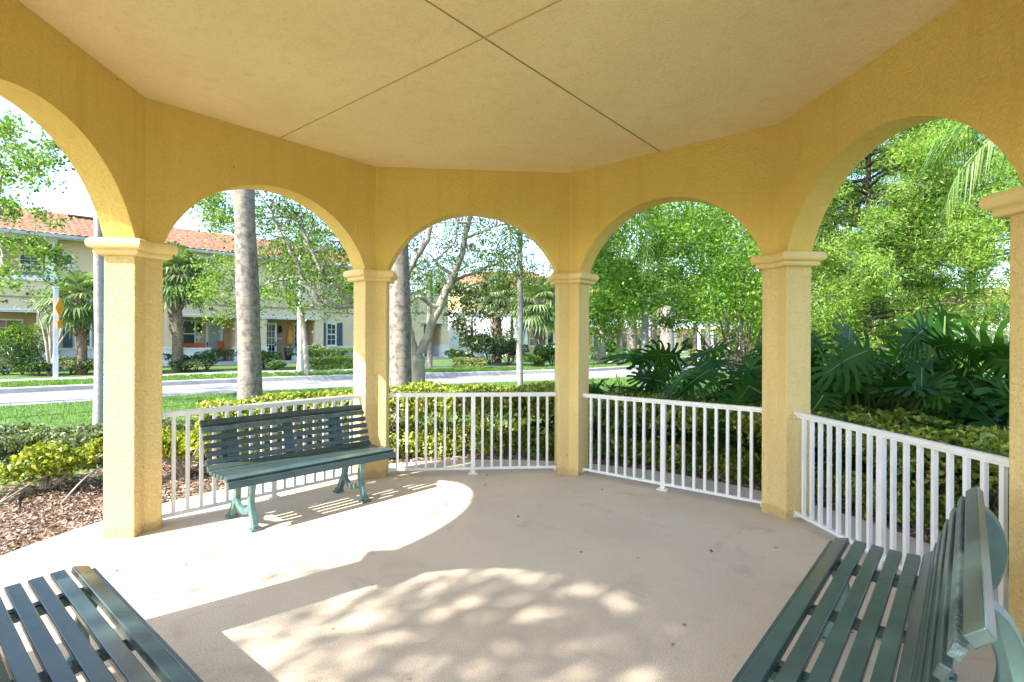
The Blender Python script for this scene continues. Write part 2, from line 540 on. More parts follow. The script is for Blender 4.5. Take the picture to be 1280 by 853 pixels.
def small_boxes(P, size, flat=1.0):
    """many little chips: positions P (n,3)"""
    n = len(P)
    yaw = rng.uniform(0, pi * 2, n); pit = rng.normal(0, .35, n); rol = rng.normal(0, .4, n)
    L = size[0] * rng.uniform(.4, 1.3, n); W = size[1] * rng.uniform(.5, 1.4, n)
    ax = np.stack([np.cos(yaw) * np.cos(pit), np.sin(yaw) * np.cos(pit), np.sin(pit)], 1)
    up = np.tile([0, 0, 1.], (n, 1)); sd = np.cross(up, ax); sd /= np.linalg.norm(sd, axis=1)[:, None]
    sd = sd * np.cos(rol)[:, None] + np.cross(ax, sd) * np.sin(rol)[:, None]
    a = ax * L[:, None] / 2; b = sd * W[:, None] / 2
    v = np.stack([P - a - b, P + a - b * .6, P + a * 1.1 + b, P - a * .9 + b * .8], 1).reshape(-1, 3)
    f = np.arange(4 * n).reshape(n, 4)
    return v, f


def bed_pts(n, a0, a1, r0, r1):
    a = rng.uniform(a0, a1, n); r = np.sqrt(rng.uniform(r0 * r0, r1 * r1, n))
    return np.stack([r * np.cos(a), r * np.sin(a), -.035 + rng.uniform(0, .02, n)], 1)


m = M()
v, f = small_boxes(np.vstack([bed_pts(26000, radians(118), radians(176), 3.47, 5.6), bed_pts(9000, radians(0), radians(118), 3.47, 3.9)]), (.045, .013))
m.add(v, f); tag(m.build('mulch', MT['chips']), 'brown and pale wood chip mulch between patio slab and shrubs', 'mulch', kind='stuff')


def blades(P, h, w, name, label):
    n = len(P)
    yaw = rng.uniform(0, 2 * pi, n); hh = h * rng.uniform(.5, 1.3, n)
    lean = rng.normal(0, .45, (n, 2)) * hh[:, None]
    b = np.stack([np.cos(yaw), np.sin(yaw), np.zeros(n)], 1) * (w / 2)
    tip = P + np.stack([lean[:, 0], lean[:, 1], hh], 1)
    v = np.stack([P - b, P + b, tip], 1).reshape(-1, 3); f = np.arange(3 * n).reshape(n, 3)
    m = M(); m.add(v, f)
    return tag(m.build(name, MT['blade']), label, 'grass', kind='stuff')


# lawn blades where the photograph looks at grass: between the beds and the road, and the verge across it
n = 120000
X = rng.uniform(-15, 12, n); Y = rng.uniform(3.5, 21, n); sd_ = sdist(X, Y)
keep = (sd_ < -.3) & (sd_ > -11) & (np.hypot(X, Y) > 5.3)
P = np.stack([X, Y, np.where(sd_ > -2.4, -.085 + .03 * (sd_ + 2.4) / 2.1, np.maximum(gh(X, Y), -.09)) - .005], 1)[keep]
blades(P, .075, .016, 'grass', 'bright green mown lawn between the mulch bed and the road')
n = 60000
i = rng.integers(20, len(NR) - 12, n); fr = rng.uniform(0, 1, n); i2 = np.minimum(i + 1, len(NR) - 1)
o_ = rng.uniform(RW + .24, RW + 2.28, n)
B = NR[i] * (1 - fr)[:, None] + NR[i2] * fr[:, None]; Q = NN[i]
P = B + Q * o_[:, None]
P = np.stack([P[:, 0], P[:, 1], .012 + .014 * (o_ - RW)], 1)
blades(P, .08, .03, 'grass_verge', 'narrow green grass verge between far kerb and sidewalk')

# ------------------------------------------------------------------ gazebo
gz = thing('gazebo', (0, 0, 0), 'yellow stucco octagonal gazebo with round arches on folded pillars', 'gazebo')
ZS = 2.31; RA = 1.032; ZC = 1.958; HW = .970
for k in range(8):
    a, b = V(k), V(k + 1)
    t = (b - a) / np.linalg.norm(b - a); nrm = (a + b); nrm /= np.linalg.norm(nrm); mid = nrm * A
    half = S * sin(radians(22.5)); oh = half + TW * math.tan(radians(22.5))
    top = HC + .16
    # columns of (s_inner, s_outer, z_low)
    cols = [(-half, -oh, ZS), (-HW - .004, -HW - .004, ZS)]
    ns = 40
    for i in range(ns + 1):
        s0 = -HW + 2 * HW * i / ns
        cols.append((s0, s0, ZC + sqrt(max(RA * RA - s0 * s0, 0))))
    cols += [(HW + .004, HW + .004, ZS), (half, oh, ZS)]
    v = []; f = []
    for si, so, z in cols:
        pi_ = mid + t * si; po = mid + nrm * TW + t * so
        v += [(*pi_, z), (*pi_, top), (*po, z), (*po, top)]
    for i in range(len(cols) - 1):
        q = 4 * i
        f += [(q, q + 4, q + 5, q + 1), (q + 2, q + 3, q + 7, q + 6), (q, q + 2, q + 6, q + 4), (q + 1, q + 5, q + 7, q + 3)]
    f += [(0, 1, 3, 2), (4 * (len(cols) - 1), 4 * (len(cols) - 1) + 2, 4 * (len(cols) - 1) + 3, 4 * (len(cols) - 1) + 1)]
    m = M(); m.add(v, f); m.build('arch_wall', MT['stucco'], gz)


def offset_poly(P, d):
    P = np.asarray(P, float); n = len(P); out = []
    for i in range(n):
        p0, p1, p2 = P[i - 1], P[i], P[(i + 1) % n]
        e1 = (p1 - p0) / np.linalg.norm(p1 - p0); e2 = (p2 - p1) / np.linalg.norm(p2 - p1)
        n1 = np.array([e1[1], -e1[0]]); n2 = np.array([e2[1], -e2[0]])
        b = n1 + n2; b /= (1 + n1 @ n2)
        out.append(p1 + b * d)
    return np.array(out)


def pillar_poly(k):
    v = V(k); pr = V(k - 1); nx = V(k + 1)
    tp = (pr - v) / np.linalg.norm(pr - v); tn = (nx - v) / np.linalg.norm(nx - v)
    np_ = (pr + v) / np.linalg.norm(pr + v); nn_ = (nx + v) / np.linalg.norm(nx + v)
    wp = WG; wn = WG
    if k == -1 or k == 7: wn = WG + .075
    e1 = v + tp * wp; e2 = v + tn * wn
    vo = V(k, S + TW / cos(radians(22.5)))
    P = [e1, v, e2, e2 + nn_ * TW, vo, e1 + np_ * TW]
    ar = sum(P[i][0] * P[(i + 1) % 6][1] - P[(i + 1) % 6][0] * P[i][1] for i in range(6))
    return np.array(P if ar > 0 else P[::-1])


prof = [(.0, 2.185), (.038, 2.187), (.050, 2.196), (.052, 2.214), (.044, 2.226), (.060, 2.229), (.076, 2.238), (.084, 2.256), (.084, 2.282), (.076, 2.299), (.058, 2.309), (.0, 2.313)]
for k in range(8):
    P = pillar_poly(k)
    m = M(); m.prism(P, -.05, 2.3); m.build('pillar', MT['pillar'], gz, bevel=.009)
    m = M(); n = 6; v = []; f = []
    for d, z in prof:
        for q in offset_poly(P, d): v.append((q[0], q[1], z))
    for i in range(len(prof) - 1):
        for j in range(n): f.append((i * n + j, i * n + (j + 1) % n, (i + 1) * n + (j + 1) % n, (i + 1) * n + j))
    m.add(v, f); m.build('capital', MT['cap'], gz, bevel=.006)

# ceiling, its joints, roof
m = M(); m.prism([V(k, S + .03) for k in range(8)], HC, HC + .1); m.build('ceiling', MT['ceil'], gz)


def joint(a, w, z, mat):
    d = np.array([cos(a), sin(a)]); m = M()
    m.box((0, 0, z), (2 * A - .004, w, .006), a); m.build('joint_strip', mat, gz)


joint(radians(45), .007, HC - .0025, MT['joint'])
joint(radians(135), .007, HC - .0032, MT['jointl'])
m = M(); v = [(*V(k, S + .85), HC + .17) for k in range(8)] + [(*V(k, S + .85), HC + .30) for k in range(8)] + [(0, 0, HC + 1.75)]
f = [tuple(range(8))] + [(k, (k + 1) % 8, 8 + (k + 1) % 8, 8 + k) for k in range(8)] + [(8 + k, 8 + (k + 1) % 8, 16) for k in range(8)]
m.add(v, f); m.build('roof', MT['tile'], gz)

MT['dead'] = leafmat('dry_leaf', [(0., (.10, .05, .025)), (.5, (.22, .12, .05)), (1., (.34, .24, .10))], .1, .7)
PTS = []
for _ in range(46):
    a = rng.uniform(0, 2 * pi); r = 2.62 * rng.uniform(0, 1) ** .22
    PTS.append((r * cos(a), r * sin(a), .007))
m = M(); v, f = small_boxes(np.array(PTS), (.034, .016)); v[:, 2] = np.maximum(v[:, 2], .002); m.add(v, f)
tag(m.build('leaf_litter', MT['dead']), 'small dry leaves and crumbs lying about on the patio slab', 'leaf litter', kind='stuff')

# ------------------------------------------------------------------ railings
RG = 'white metal railings between the gazebo pillars'


def railing(k, label):
    a, b = V(k), V(k + 1)
    t = (b - a) / np.linalg.norm(b - a); nrm = (a + b) / np.linalg.norm(a + b)
    mid = nrm * (A + .095); ang = atan2(t[1], t[0])
    r = thing('railing', (mid[0], mid[1], 0), label, 'railing', RG)
    P = lambda s_, z: (mid[0] + t[0] * s_, mid[1] + t[1] * s_, z)
    hw = HW - .003
    if k == 7: hw = HW - .04; c0 = .04
    else: c0 = 0
    m = M(); m.box(P(c0, .915), (2 * hw, .048, .034), ang); m.build('top_rail', MT['white'], r, bevel=.007)
    m = M(); m.box(P(c0, .892), (2 * hw - .05, .030, .012), ang); m.build('rail_channel', MT['white'], r)
    m = M(); m.box(P(c0, .062), (2 * hw, .036, .028), ang); m.build('bottom_rail', MT['white'], r, bevel=.004)
    n = 18; sp = 2 * hw / n
    for i in range(1, n):
        s_ = c0 - hw + sp * i
        m = M()
        if i == n // 2:
            m.box(P(s_, .444), (.050, .040, .884), ang); po = m.build('post', MT['white'], r, bevel=.004)
            m = M(); m.box(P(s_, .006), (.11, .09, .012), ang)
            m.box(P(s_ + .04, .016), (.014, .014, .01), ang); m.box(P(s_ - .04, .016), (.014, .014, .01), ang)
            m.build('foot_plate', MT['white'], r)
        else:
            m.box(P(s_, .481), (.026, .026, .810), ang); m.build('baluster', MT['white'], r)
    for e in (-1, 1):
        m = M(); m.box(P(c0 + e * (hw - .012), .889), (.022, .062, .010), ang); m.build('bracket', MT['white'], r)
        m = M(); m.box(P(c0 + e * (hw - .012), .038), (.02, .05, .02), ang); m.build('bracket', MT['white'], r)


railing(2, 'white railing behind the bench, between the sunlit left pillar and the next')
railing(1, 'white railing in the middle, straight ahead between the two far pillars')
railing(0, 'white railing under the arch right of the middle one, dark hedge behind it')
railing(7, 'white railing beside the right-hand bench, under the large right arch')
railing(4, 'white railing behind the bench in the bottom left corner')
railing(6, 'white railing behind the back of the bench in the bottom right corner')

# ------------------------------------------------------------------ benches
def bench(cx, cy, rz, L, label, z=0.0, sx=0.0):
    """local frame: x along the bench, y from the front edge to the back"""
    b = thing('bench', (cx, cy, z), label, 'bench', 'green slatted benches with cast legs', rz)

    def slat(y, zz, tilt, w=.056, th=.031, mat=None, ln=None):
        c, s_ = cos(tilt), sin(tilt)
        R = np.array([[1, 0, 0], [0, c, -s_], [0, s_, c]])
        m = M(); m.box((sx, y, zz), (ln or L, w, th), mat=R)
        return m.build('slat', mat or MT['bench'], b, local=True, bevel=.005)
    # seat
    slat(-.006, .402, radians(78), .058, .030)
    slat(.045, .444, radians(14), .066)
    for y, zz, tl in ((.128, .446, -3), (.205, .441, -3), (.282, .437, -2), (.359, .438, 4)):
        slat(y, zz, radians(tl))
    slat(.424, .462, radians(42), .056)
    # backrest
    bk = [(.455, .512, 75), (.474, .576, 74), (.496, .640, 72), (.521, .704, 70), (.550, .767, 66), (.592, .818, 40)]
    for i, (y, zz, tl) in enumerate(bk):
        slat(y, zz, radians(tl), .044 if i < 5 else .058, .031 if i < 5 else .038, MT['benchworn'] if i == 4 else None)
    xs = L * .5 - .27
    for s_ in (-1, 1):
        m = M(); x = s_ * xs
        m.ribbon(catmull([(.035, .425), (.075, .34), (.095, .25), (.085, .17), (.045, .08), (.02, .015)], 5), .058, x, .045)
        m.ribbon(catmull([(.41, .43), (.385, .34), (.375, .25), (.40, .17), (.455, .08), (.49, .015)], 5), .058, x, .045)
        m.ribbon(catmull([(.085, .215), (.125, .150), (.19, .115), (.24, .108), (.29, .115), (.355, .150), (.395, .215)], 5), .048, x, .04)
        m.ribbon(catmull([(.03, .422), (.14, .408), (.28, .402), (.41, .418)], 4), .03, x, .042)
        fr = m.build('cast_frame', MT['iron'], b, local=True, bevel=.007)
        for fy in (.018, .495):
            m = M(); m.box((x, fy, .010), (.085, .080, .020)); m.box((x, fy, .032), (.052, .055, .026))
            fo = m.build('foot', MT['iron'], b, local=True, bevel=.005)
            for yy in (fy - .024, fy + .024):
                m = M(); m.tube([(x + .034, yy, .018), (x + .034, yy, .030)], .007, 6); m.build('bolt', MT['rust'], fo, local=True)
        m = M()
        m.ribbon(catmull([(.596, .796), (.636, .755), (.662, .67), (.656, .57), (.612, .47), (.44, .41)], 5), .066, x, .080)
        m.build('back_brace', MT['iron2'], b, local=True, bevel=.006)
    for x in (-xs + .01, 0, xs - .01):
        m = M()
        m.ribbon(catmull([(.425, .425), (.465, .47), (.492, .58), (.516, .66), (.546, .74), (.586, .792)], 5), .014, x, .088)
        m.build('back_strap', MT['bench'], b, local=True)
        m = M()
        m.ribbon(catmull([(.015, .408), (.06, .412), (.128, .414), (.28, .405), (.40, .416)], 4), .030, x + .055, .045)
        m.build('seat_support', MT['bench'], b, local=True)
    return b


D45 = radians(45)
# far-left bench: feet measured on the floor
c = np.array([-1.402, 1.363])
bench(c[0] - .0, c[1] + .04, radians(43), 1.56, 'green slatted bench standing in the sun against the left railing', sx=.05)
# left bottom bench
nl = np.array([-cos(D45), -sin(D45)]); tl = np.array([cos(D45), -sin(D45)])
c = nl * 1.80 + tl * .01
bench(c[0], c[1], radians(45 + 90), 1.84, 'green slatted bench in the bottom left corner, only its seat in view')
nr_ = np.array([cos(D45), -sin(D45)]); tr_ = np.array([cos(D45), sin(D45)])
c = nr_ * 1.765 + tr_ * .12
bench(c[0], c[1], radians(-136), 1.68, 'green slatted bench in the bottom right corner seen from its end with backrest')

# ------------------------------------------------------------------ foliage tools
def unit(v): return v / (np.linalg.norm(v, axis=-1, keepdims=True) + 1e-9)


def leaves(m, C, size, aspect=.5, flat=.35, fold=.18, droop=None):
    """diamond leaves at the points C, random orientation biased to lie flat"""
    n = len(C)
    if n == 0: return
    nrm = rng.normal(0, 1, (n, 3)); nrm[:, 2] = nrm[:, 2] * flat + (1 - flat) * np.abs(rng.normal(1, .5, n)); nrm = unit(nrm)
    ax = rng.normal(0, 1, (n, 3))
    if droop is not None: ax[:, 2] -= droop
    ax = ax - nrm * (ax * nrm).sum(1, keepdims=True); ax = unit(ax); sd = np.cross(nrm, ax)
    L = size * rng.uniform(.6, 1.35, n)[:, None]
    w = L * aspect / 2
    b = C - ax * L / 2; t = C + ax * L / 2
    l = C - ax * L * .08 - sd * w + nrm * L * fold; r = C - ax * L * .08 + sd * w + nrm * L * fold
    v = np.stack([b, l, t, r], 1).reshape(-1, 3)
    f = np.arange(4 * n).reshape(n, 4)
    m.add(v, f)


def g0(xy, dz=0.0): return np.array([xy[0], xy[1], gz1(xy[0], xy[1]) + dz])


def skeleton(trunk, targets, r_tip=.008, r_trunk=.15, wob=.12, rise=.35):
    """limbs: each target joins the nearest existing node; thickness follows what a node carries"""
    nodes = [np.array(p, float) for p in trunk]; par = [-1] + list(range(len(trunk) - 1)); nt_ = len(trunk)
    first = max(1, int(nt_ * .45))
    T = sorted(targets, key=lambda p: np.linalg.norm(p - trunk[-1]))
    for p in T:
        A_ = np.array(nodes[first:]); d = np.linalg.norm(A_ - p, axis=1) + .9 * np.maximum(0, A_[:, 2] - p[2] + .1)
        j = int(np.argmin(d)) + first
        a = nodes[j]; L = np.linalg.norm(p - a); k = max(2, int(L / .45))
        prev = j
        for q in range(1, k + 1):
            u = q / k
            x = a + (p - a) * u + np.array([0, 0, sin(pi * u) * -L * .06 * (1 - rise)]) + (rng.normal(0, wob * .35, 3) * min(L, 1.5) if q < k else 0)
            nodes.append(x); par.append(prev); prev = len(nodes) - 1
    cnt = np.zeros(len(nodes)); ch = [[] for _ in nodes]
    for i, p in enumerate(par):
        if p >= 0: ch[p].append(i)
    for i in range(len(nodes) - 1, -1, -1):
        cnt[i] = 1 if not ch[i] else sum(cnt[c] for c in ch[i])
    # par always smaller than child except trunk chain, which is ordered as well
    rad = r_tip * cnt ** .52
    s_ = r_trunk / max(rad[0], 1e-6)
    for i in range(nt_): rad[i] = r_trunk * (1 - .45 * i / nt_) * (1.25 if i == 0 else 1)
    rad[nt_:] = np.minimum(rad[nt_:], r_trunk * .5)
    return nodes, par, ch, rad


def limbs(m, nodes, par, ch, rad, nt_):
    done = set()
    def chain(i):
        c = [i]
        while ch[c[-1]]:
            nx = max(ch[c[-1]], key=lambda q: rad[q]); c.append(nx)
        return c
    starts = [(0, None)]
    while starts:
        i, p = starts.pop()
        c = chain(i)
        pts = ([nodes[p]] if p is not None else []) + [nodes[q] for q in c]
        rr = ([min(rad[p], rad[i] * 1.15)] if p is not None else []) + [rad[q] for q in c]
        if len(pts) >= 2:
            m.tube(pts, rr, 8 if rr[0] > .08 else (6 if rr[0] > .03 else 4))
        for q in c:
            nx = [x for x in ch[q] if x not in c]
            for x in nx: starts.append((x, q))


def tree(name, base, lean, trunk_h, r_trunk, cc, cr, nclump, per, sig, lsize, lmat, bmat, label, cat='tree', group=None,
         aspect=.5, flat=.4, shell=.55, sigz=.6, extra=None, forks=None, clumps=None, r_tip=.008, droop=None, hole=0.0):
    base = np.asarray(base, float); cc = np.asarray(cc, float); cr = np.asarray(cr, float)
    th = thing(name, base, label, cat, group)
    tr = catmull([base + (0, 0, -.1), base + np.array([lean[0] * .3, lean[1] * .3, trunk_h * .35]), base + np.array([lean[0] * .75, lean[1] * .75, trunk_h * .75]), base + np.array([lean[0], lean[1], trunk_h])], 4)
    if clumps is None:
        d = unit(rng.normal(0, 1, (nclump, 3))); r = rng.uniform(shell, 1, nclump) ** .7
        # uneven outline: lobes
        lob = 1 + .18 * np.sin(3.1 * d[:, 0] * 2 + 1.3) * np.cos(2.7 * d[:, 1] * 2 + .5) + .10 * np.sin(7 * d[:, 2])
        T = cc + d * cr * (r * lob)[:, None]
        T = T[T[:, 2] > base[2] + .35]
    else:
        T = np.asarray(clumps, float)
    if hole:
        T = T[rng.uniform(0, 1, len(T)) > hole]
    if extra is not None: T = np.vstack([T, extra])
    nodes, par, ch, rad = skeleton(tr, T, r_tip, r_trunk)
    m = M(); limbs(m, nodes, par, ch, rad, len(tr)); m.build('trunk', bmat, th, smooth=True, fix=False)
    n = len(T) * per; idx = np.repeat(np.arange(len(T)), per)
    sg = sig * rng.uniform(.55, 1.35, len(T))[idx][:, None]
    # elongated clumps that point away from the trunk
    dirs = unit((T - cc) / cr)[idx]
    P = T[idx] + rng.normal(0, 1, (n, 3)) * sg * np.array([1, 1, sigz]) + dirs * np.abs(rng.normal(0, .7, (n, 1))) * sg
    P = P[P[:, 2] > base[2] + .05]
    m = M(); leaves(m, P, lsize, aspect, flat, droop=droop); m.build('crown', lmat, th)
    return th


def frond(m, mr, base, az, el, L, droop, nl=34, ll=.55, lw=.035, hang=.5):
    """feather palm frond: rachis into mr, leaflets into m"""
    k = 14; pts = []; p = np.array(base, float); e = el
    for i in range(k + 1):
        pts.append(p.copy())
        e -= droop / k * (.5 + 1.2 * i / k)
        p = p + np.array([cos(az) * cos(e), sin(az) * cos(e), sin(e)]) * L / k
    pts = np.array(pts); mr.tube(pts, np.linspace(.022, .005, k + 1), 4)
    d = unit(np.gradient(pts, axis=0)); side = np.array([-sin(az), cos(az), 0])
    V_ = []
    for i in range(nl):
        u = .16 + .84 * i / nl
        x = u * k; a = int(min(x, k - 1)); fr = x - a
        q = pts[a] * (1 - fr) + pts[a + 1] * fr; dr = d[a]
        l = ll * (sin(pi * min(1, u * .9 + .08)) ** .6) * rng.uniform(.85, 1.1)
        for s_ in (-1, 1):
            o = unit(side * s_ + dr * .55 + np.array([0, 0, rng.normal(.0, .12)]))
            mid = q + o * l * .5 + np.array([0, 0, -.05 * l]); tip = q + o * l * .9 + np.array([0, 0, -hang * l])
            w = dr * lw * .5
            V_.append([q - w * .6, q + w * .6, mid + w, mid - w, tip, tip])
    V_ = np.array(V_); n = len(V_)
    b = (np.arange(n) * 5)[:, None]
    v = V_[:, :5].reshape(-1, 3)
    f = np.concatenate([b + np.array([0, 1, 2, 3]), b + np.array([3, 2, 4, 4])])
    m.add(v, f[:n]); m.n -= 0
    # tips as degenerate-free quads: split off as a thin quad
    tipq = np.stack([V_[:, 3], V_[:, 2], V_[:, 4] + np.array([0, 0, .002]), V_[:, 4]], 1).reshape(-1, 3)
    m.add(tipq, np.arange(4 * n).reshape(n, 4))


def feather_palm(name, base, h, r0, r1, nfr, L, label, lean=(0, 0), mat=None, ll=.55, group=None, seg=14, lw=.035, hang=.55, el0=-.5, el1=1.2, trunk_only=False):
    base = np.asarray(base, float)
    th = thing(name, base, label, 'palm tree', group)
    k = 26; u = np.linspace(0, 1, k)
    pts = np.stack([base[0] + lean[0] * u ** 1.5 + .012 * np.sin(9 * u), base[1] + lean[1] * u ** 1.5, base[2] - .1 + (h + .1) * u], 1)
    rad = r0 + (r1 - r0) * u ** .8 + .006 * np.sin(u * 23) * (r0 / .2) + .003 * np.sin(u * 101)
    rad[0] *= 1.25; rad[1] *= 1.08
    m = M(); m.tube(pts, rad, seg); m.build('trunk', mat or MT['palm'], th, smooth=True, fix=False)
    top = pts[-1]; m = M(); mr = M()
    m2 = M(); m2.tube([top, top + (0, 0, .5), top + (0, 0, 1.0)], [r1 * 1.1, r1 * 1.15, r1 * .5], 10); m2.build('crownshaft', MT['petiole'], th, smooth=True, fix=False)
    for i in range(nfr):
        az = i * 2.399 + rng.normal(0, .1); el = el0 + (el1 - el0) * (i + .5) / nfr
        frond(m, mr, top + np.array([0, 0, .8]), az, el, L * rng.uniform(.85, 1.1), 1.5, ll=ll, lw=lw, hang=hang)
    m.build('fronds', MT['frond'], th); mr.build('rachis', MT['petiole'], th, fix=False)
    return th


def fan_palm(name, base, h, r0, nl, R, label, group=None, mat=None, seg=22, dead=True, el0=-.9):
    base = np.asarray(base, float)
    th = thing(name, base, label, 'palm tree', group)
    u = np.linspace(0, 1, 18)
    pts = np.stack([base[0] + .05 * np.sin(5 * u), base[1] + 0 * u, base[2] - .05 + h * u], 1)
    m = M(); m.tube(pts, r0 * (1.15 - .2 * u + .06 * np.sin(u * 55)), 10)
    m.build('trunk', mat or MT['boots'], th, smooth=True, fix=False)
    if dead:
        m = M()
        for i in range(int(34 * h / 2.5)):
            z = h * rng.uniform(.35, 1.02); a = i * 2.4
            p = base + np.array([cos(a) * r0 * .95, sin(a) * r0 * .95, z]); o = np.array([cos(a), sin(a), 0])
            m.tube([p, p + o * .07 + (0, 0, .09), p + o * .14 + (0, 0, .26)], [.045, .04, .012], 4)
        m.build('leaf_stubs', MT['boots'], th, fix=False)
    top = pts[-1]; VV = []; FF = []; nv = 0; mp = M()
    for i in range(nl):
        az = i * 2.399; el = el0 + (1.25 - el0) * ((i + .5) / nl)
        o = np.array([cos(az) * cos(el), sin(az) * cos(el), sin(el)]); s_ = np.array([-sin(az), cos(az), 0]); nn = np.cross(o, s_)
        pl = R * .5 * rng.uniform(.8, 1.1); q = top + o * pl + np.array([0, 0, -.05])
        mp.tube([top, top + o * pl * .5 + (0, 0, .03), q], [.018, .013, .010], 4)
        for j in range(seg):
            g = (j / (seg - 1) - .5) * 2 * 2.1
            d = o * cos(g) + s_ * sin(g)
            l = R * .62 * (.72 + .28 * cos(g)) * rng.uniform(.88, 1.08)
            w = np.cross(nn, d) * (l * .052)
            mid = q + d * l * .6 + nn * l * .03 + np.array([0, 0, -.06 * l * (1.2 - el * .3)]); tip = q + d * l * .92 + np.array([0, 0, -.34 * l]) + rng.normal(0, .02, 3)
            VV += [q, mid - w, mid + w, tip - w * .15, tip + w * .15]
            FF += [(nv, nv + 1, nv + 2), (nv + 1, nv + 3, nv + 4, nv + 2)]; nv += 5
    m = M(); m.add(VV, FF); m.build('fronds', MT['sabal'], th, fix=False)
    mp.build('leaf_stalks', MT['petiole'], th, fix=False)
    return th


def shrub(name, base, r, h, n, lsize, mat, label, cat='shrub', group=None, aspect=.5, top=.6, flat=.5, stems=True, stemmat=None, squash=1.0, rz=0.0, lobes=7, lmin=.05, low=.35):
    """r = (rx, ry); leafy mound with lobed outline and stems inside"""
    base = np.asarray(base, float)
    th = thing(name, base, label, cat, group)
    cs = np.stack([rng.normal(0, .42, lobes), rng.normal(0, .42, lobes), rng.uniform(low, .72, lobes)], 1)
    k = rng.integers(0, lobes, n)
    d = unit(rng.normal(0, 1, (n, 3))); d[:, 2] = np.abs(d[:, 2]) * 1.0 - .25
    P = cs[k] + d * rng.uniform(.55, 1, n)[:, None] ** .5 * np.array([.55, .55, .36])
    P[:, 0] = np.clip(P[:, 0], -1.15, 1.15) * r[0]; P[:, 1] = np.clip(P[:, 1], -1.15, 1.15) * r[1]; P[:, 2] = np.maximum(P[:, 2], lmin) * h
    c, s_ = cos(rz), sin(rz)
    P = np.stack([P[:, 0] * c - P[:, 1] * s_, P[:, 0] * s_ + P[:, 1] * c, P[:, 2]], 1) + base
    m = M(); leaves(m, P, lsize, aspect, flat); m.build('foliage', mat, th)
    if stems:
        m = M()
        for i in range(lobes * 2):
            e = cs[i % lobes] * np.array([r[0], r[1], h]); e = np.array([e[0] * c - e[1] * s_, e[0] * s_ + e[1] * c, e[2]]) + rng.normal(0, .06, 3)
            m.tube([base + (0, 0, -.03), base + e * np.array([.35, .35, .45]), base + e], [.016, .012, .006], 4)
        m.build('stems', stemmat or MT['barkd'], th, fix=False)
    return th


def boxhedge(name, pts, w, h, n, lsize, mat, label, group=None, z=None, flat=.5, aspect=.55, thin=0.0, cat='hedge', rough=.05, stemmat=None):
    """hedge following a centre line, leaves concentrated on its skin, twigs inside"""
    pts = np.asarray(pts, float); c = pts.mean(0)
    bz = z if z is not None else gz1(c[0], c[1])
    th = thing(name, (c[0], c[1], bz), label, cat, group)
    seg = np.linalg.norm(np.diff(pts, axis=0), axis=1); cum = np.concatenate([[0], np.cumsum(seg)]); L = cum[-1]
    u = rng.uniform(0, L, n)
    X = np.interp(u, cum, pts[:, 0]); Y = np.interp(u, cum, pts[:, 1])
    dx = np.interp(np.minimum(u + .05, L), cum, pts[:, 0]) - np.interp(np.maximum(u - .05, 0), cum, pts[:, 0]); dy = np.interp(np.minimum(u + .05, L), cum, pts[:, 1]) - np.interp(np.maximum(u - .05, 0), cum, pts[:, 1])
    l = np.hypot(dx, dy); tx, ty = dx / l, dy / l
    # cross-section point on a rounded box
    a = rng.uniform(-.25, 1.25, n) * pi; e = .35
    cx = np.sign(np.cos(a)) * np.abs(np.cos(a)) ** e; cz = np.sign(np.sin(a)) * np.abs(np.sin(a)) ** e
    dep = rng.uniform(0, 1, n) ** 1.6 * .38
    lump = 1 + rough * (np.sin(u * 3.1 + 1) + np.sin(u * 7.7 + a * 2)) + rng.normal(0, rough * .7, n)
    cx = cx * (1 - dep) * lump; cz = .5 + .5 * cz * (1 - dep) * lump
    P = np.stack([X - ty * cx * w / 2, Y + tx * cx * w / 2, bz + np.clip(cz, .02, 1.3) * h], 1)
    g = np.sin(P[:, 0] * 5.1 + 2 * np.sin(P[:, 1] * 3.7)) + np.sin(P[:, 1] * 6.3 + 1.7 * np.sin(P[:, 2] * 7)) + np.sin(P[:, 2] * 9 + P[:, 0] * 4)
    P = P[rng.uniform(0, 1, n) > np.clip((g - .7) * .55, 0, .75)]
    m = M(); leaves(m, P, lsize, aspect, flat); m.build('foliage', mat, th)
    m = M(); ns = int(L / .16)
    for i in range(ns):
        uu = (i + .5) * L / ns; x = np.interp(uu, cum, pts[:, 0]); y = np.interp(uu, cum, pts[:, 1])
        x += rng.normal(0, w * .18); y += rng.normal(0, w * .18)
        for q in range(2):
            m.tube([(x, y, bz - .03), (x + rng.normal(0, .07), y + rng.normal(0, .07), bz + h * .4), (x + rng.normal(0, .14), y + rng.normal(0, .14), bz + h * .85)], [.012, .009, .004], 4)
    m.build('stems', stemmat or MT['barkd'], th, fix=False)
    return th


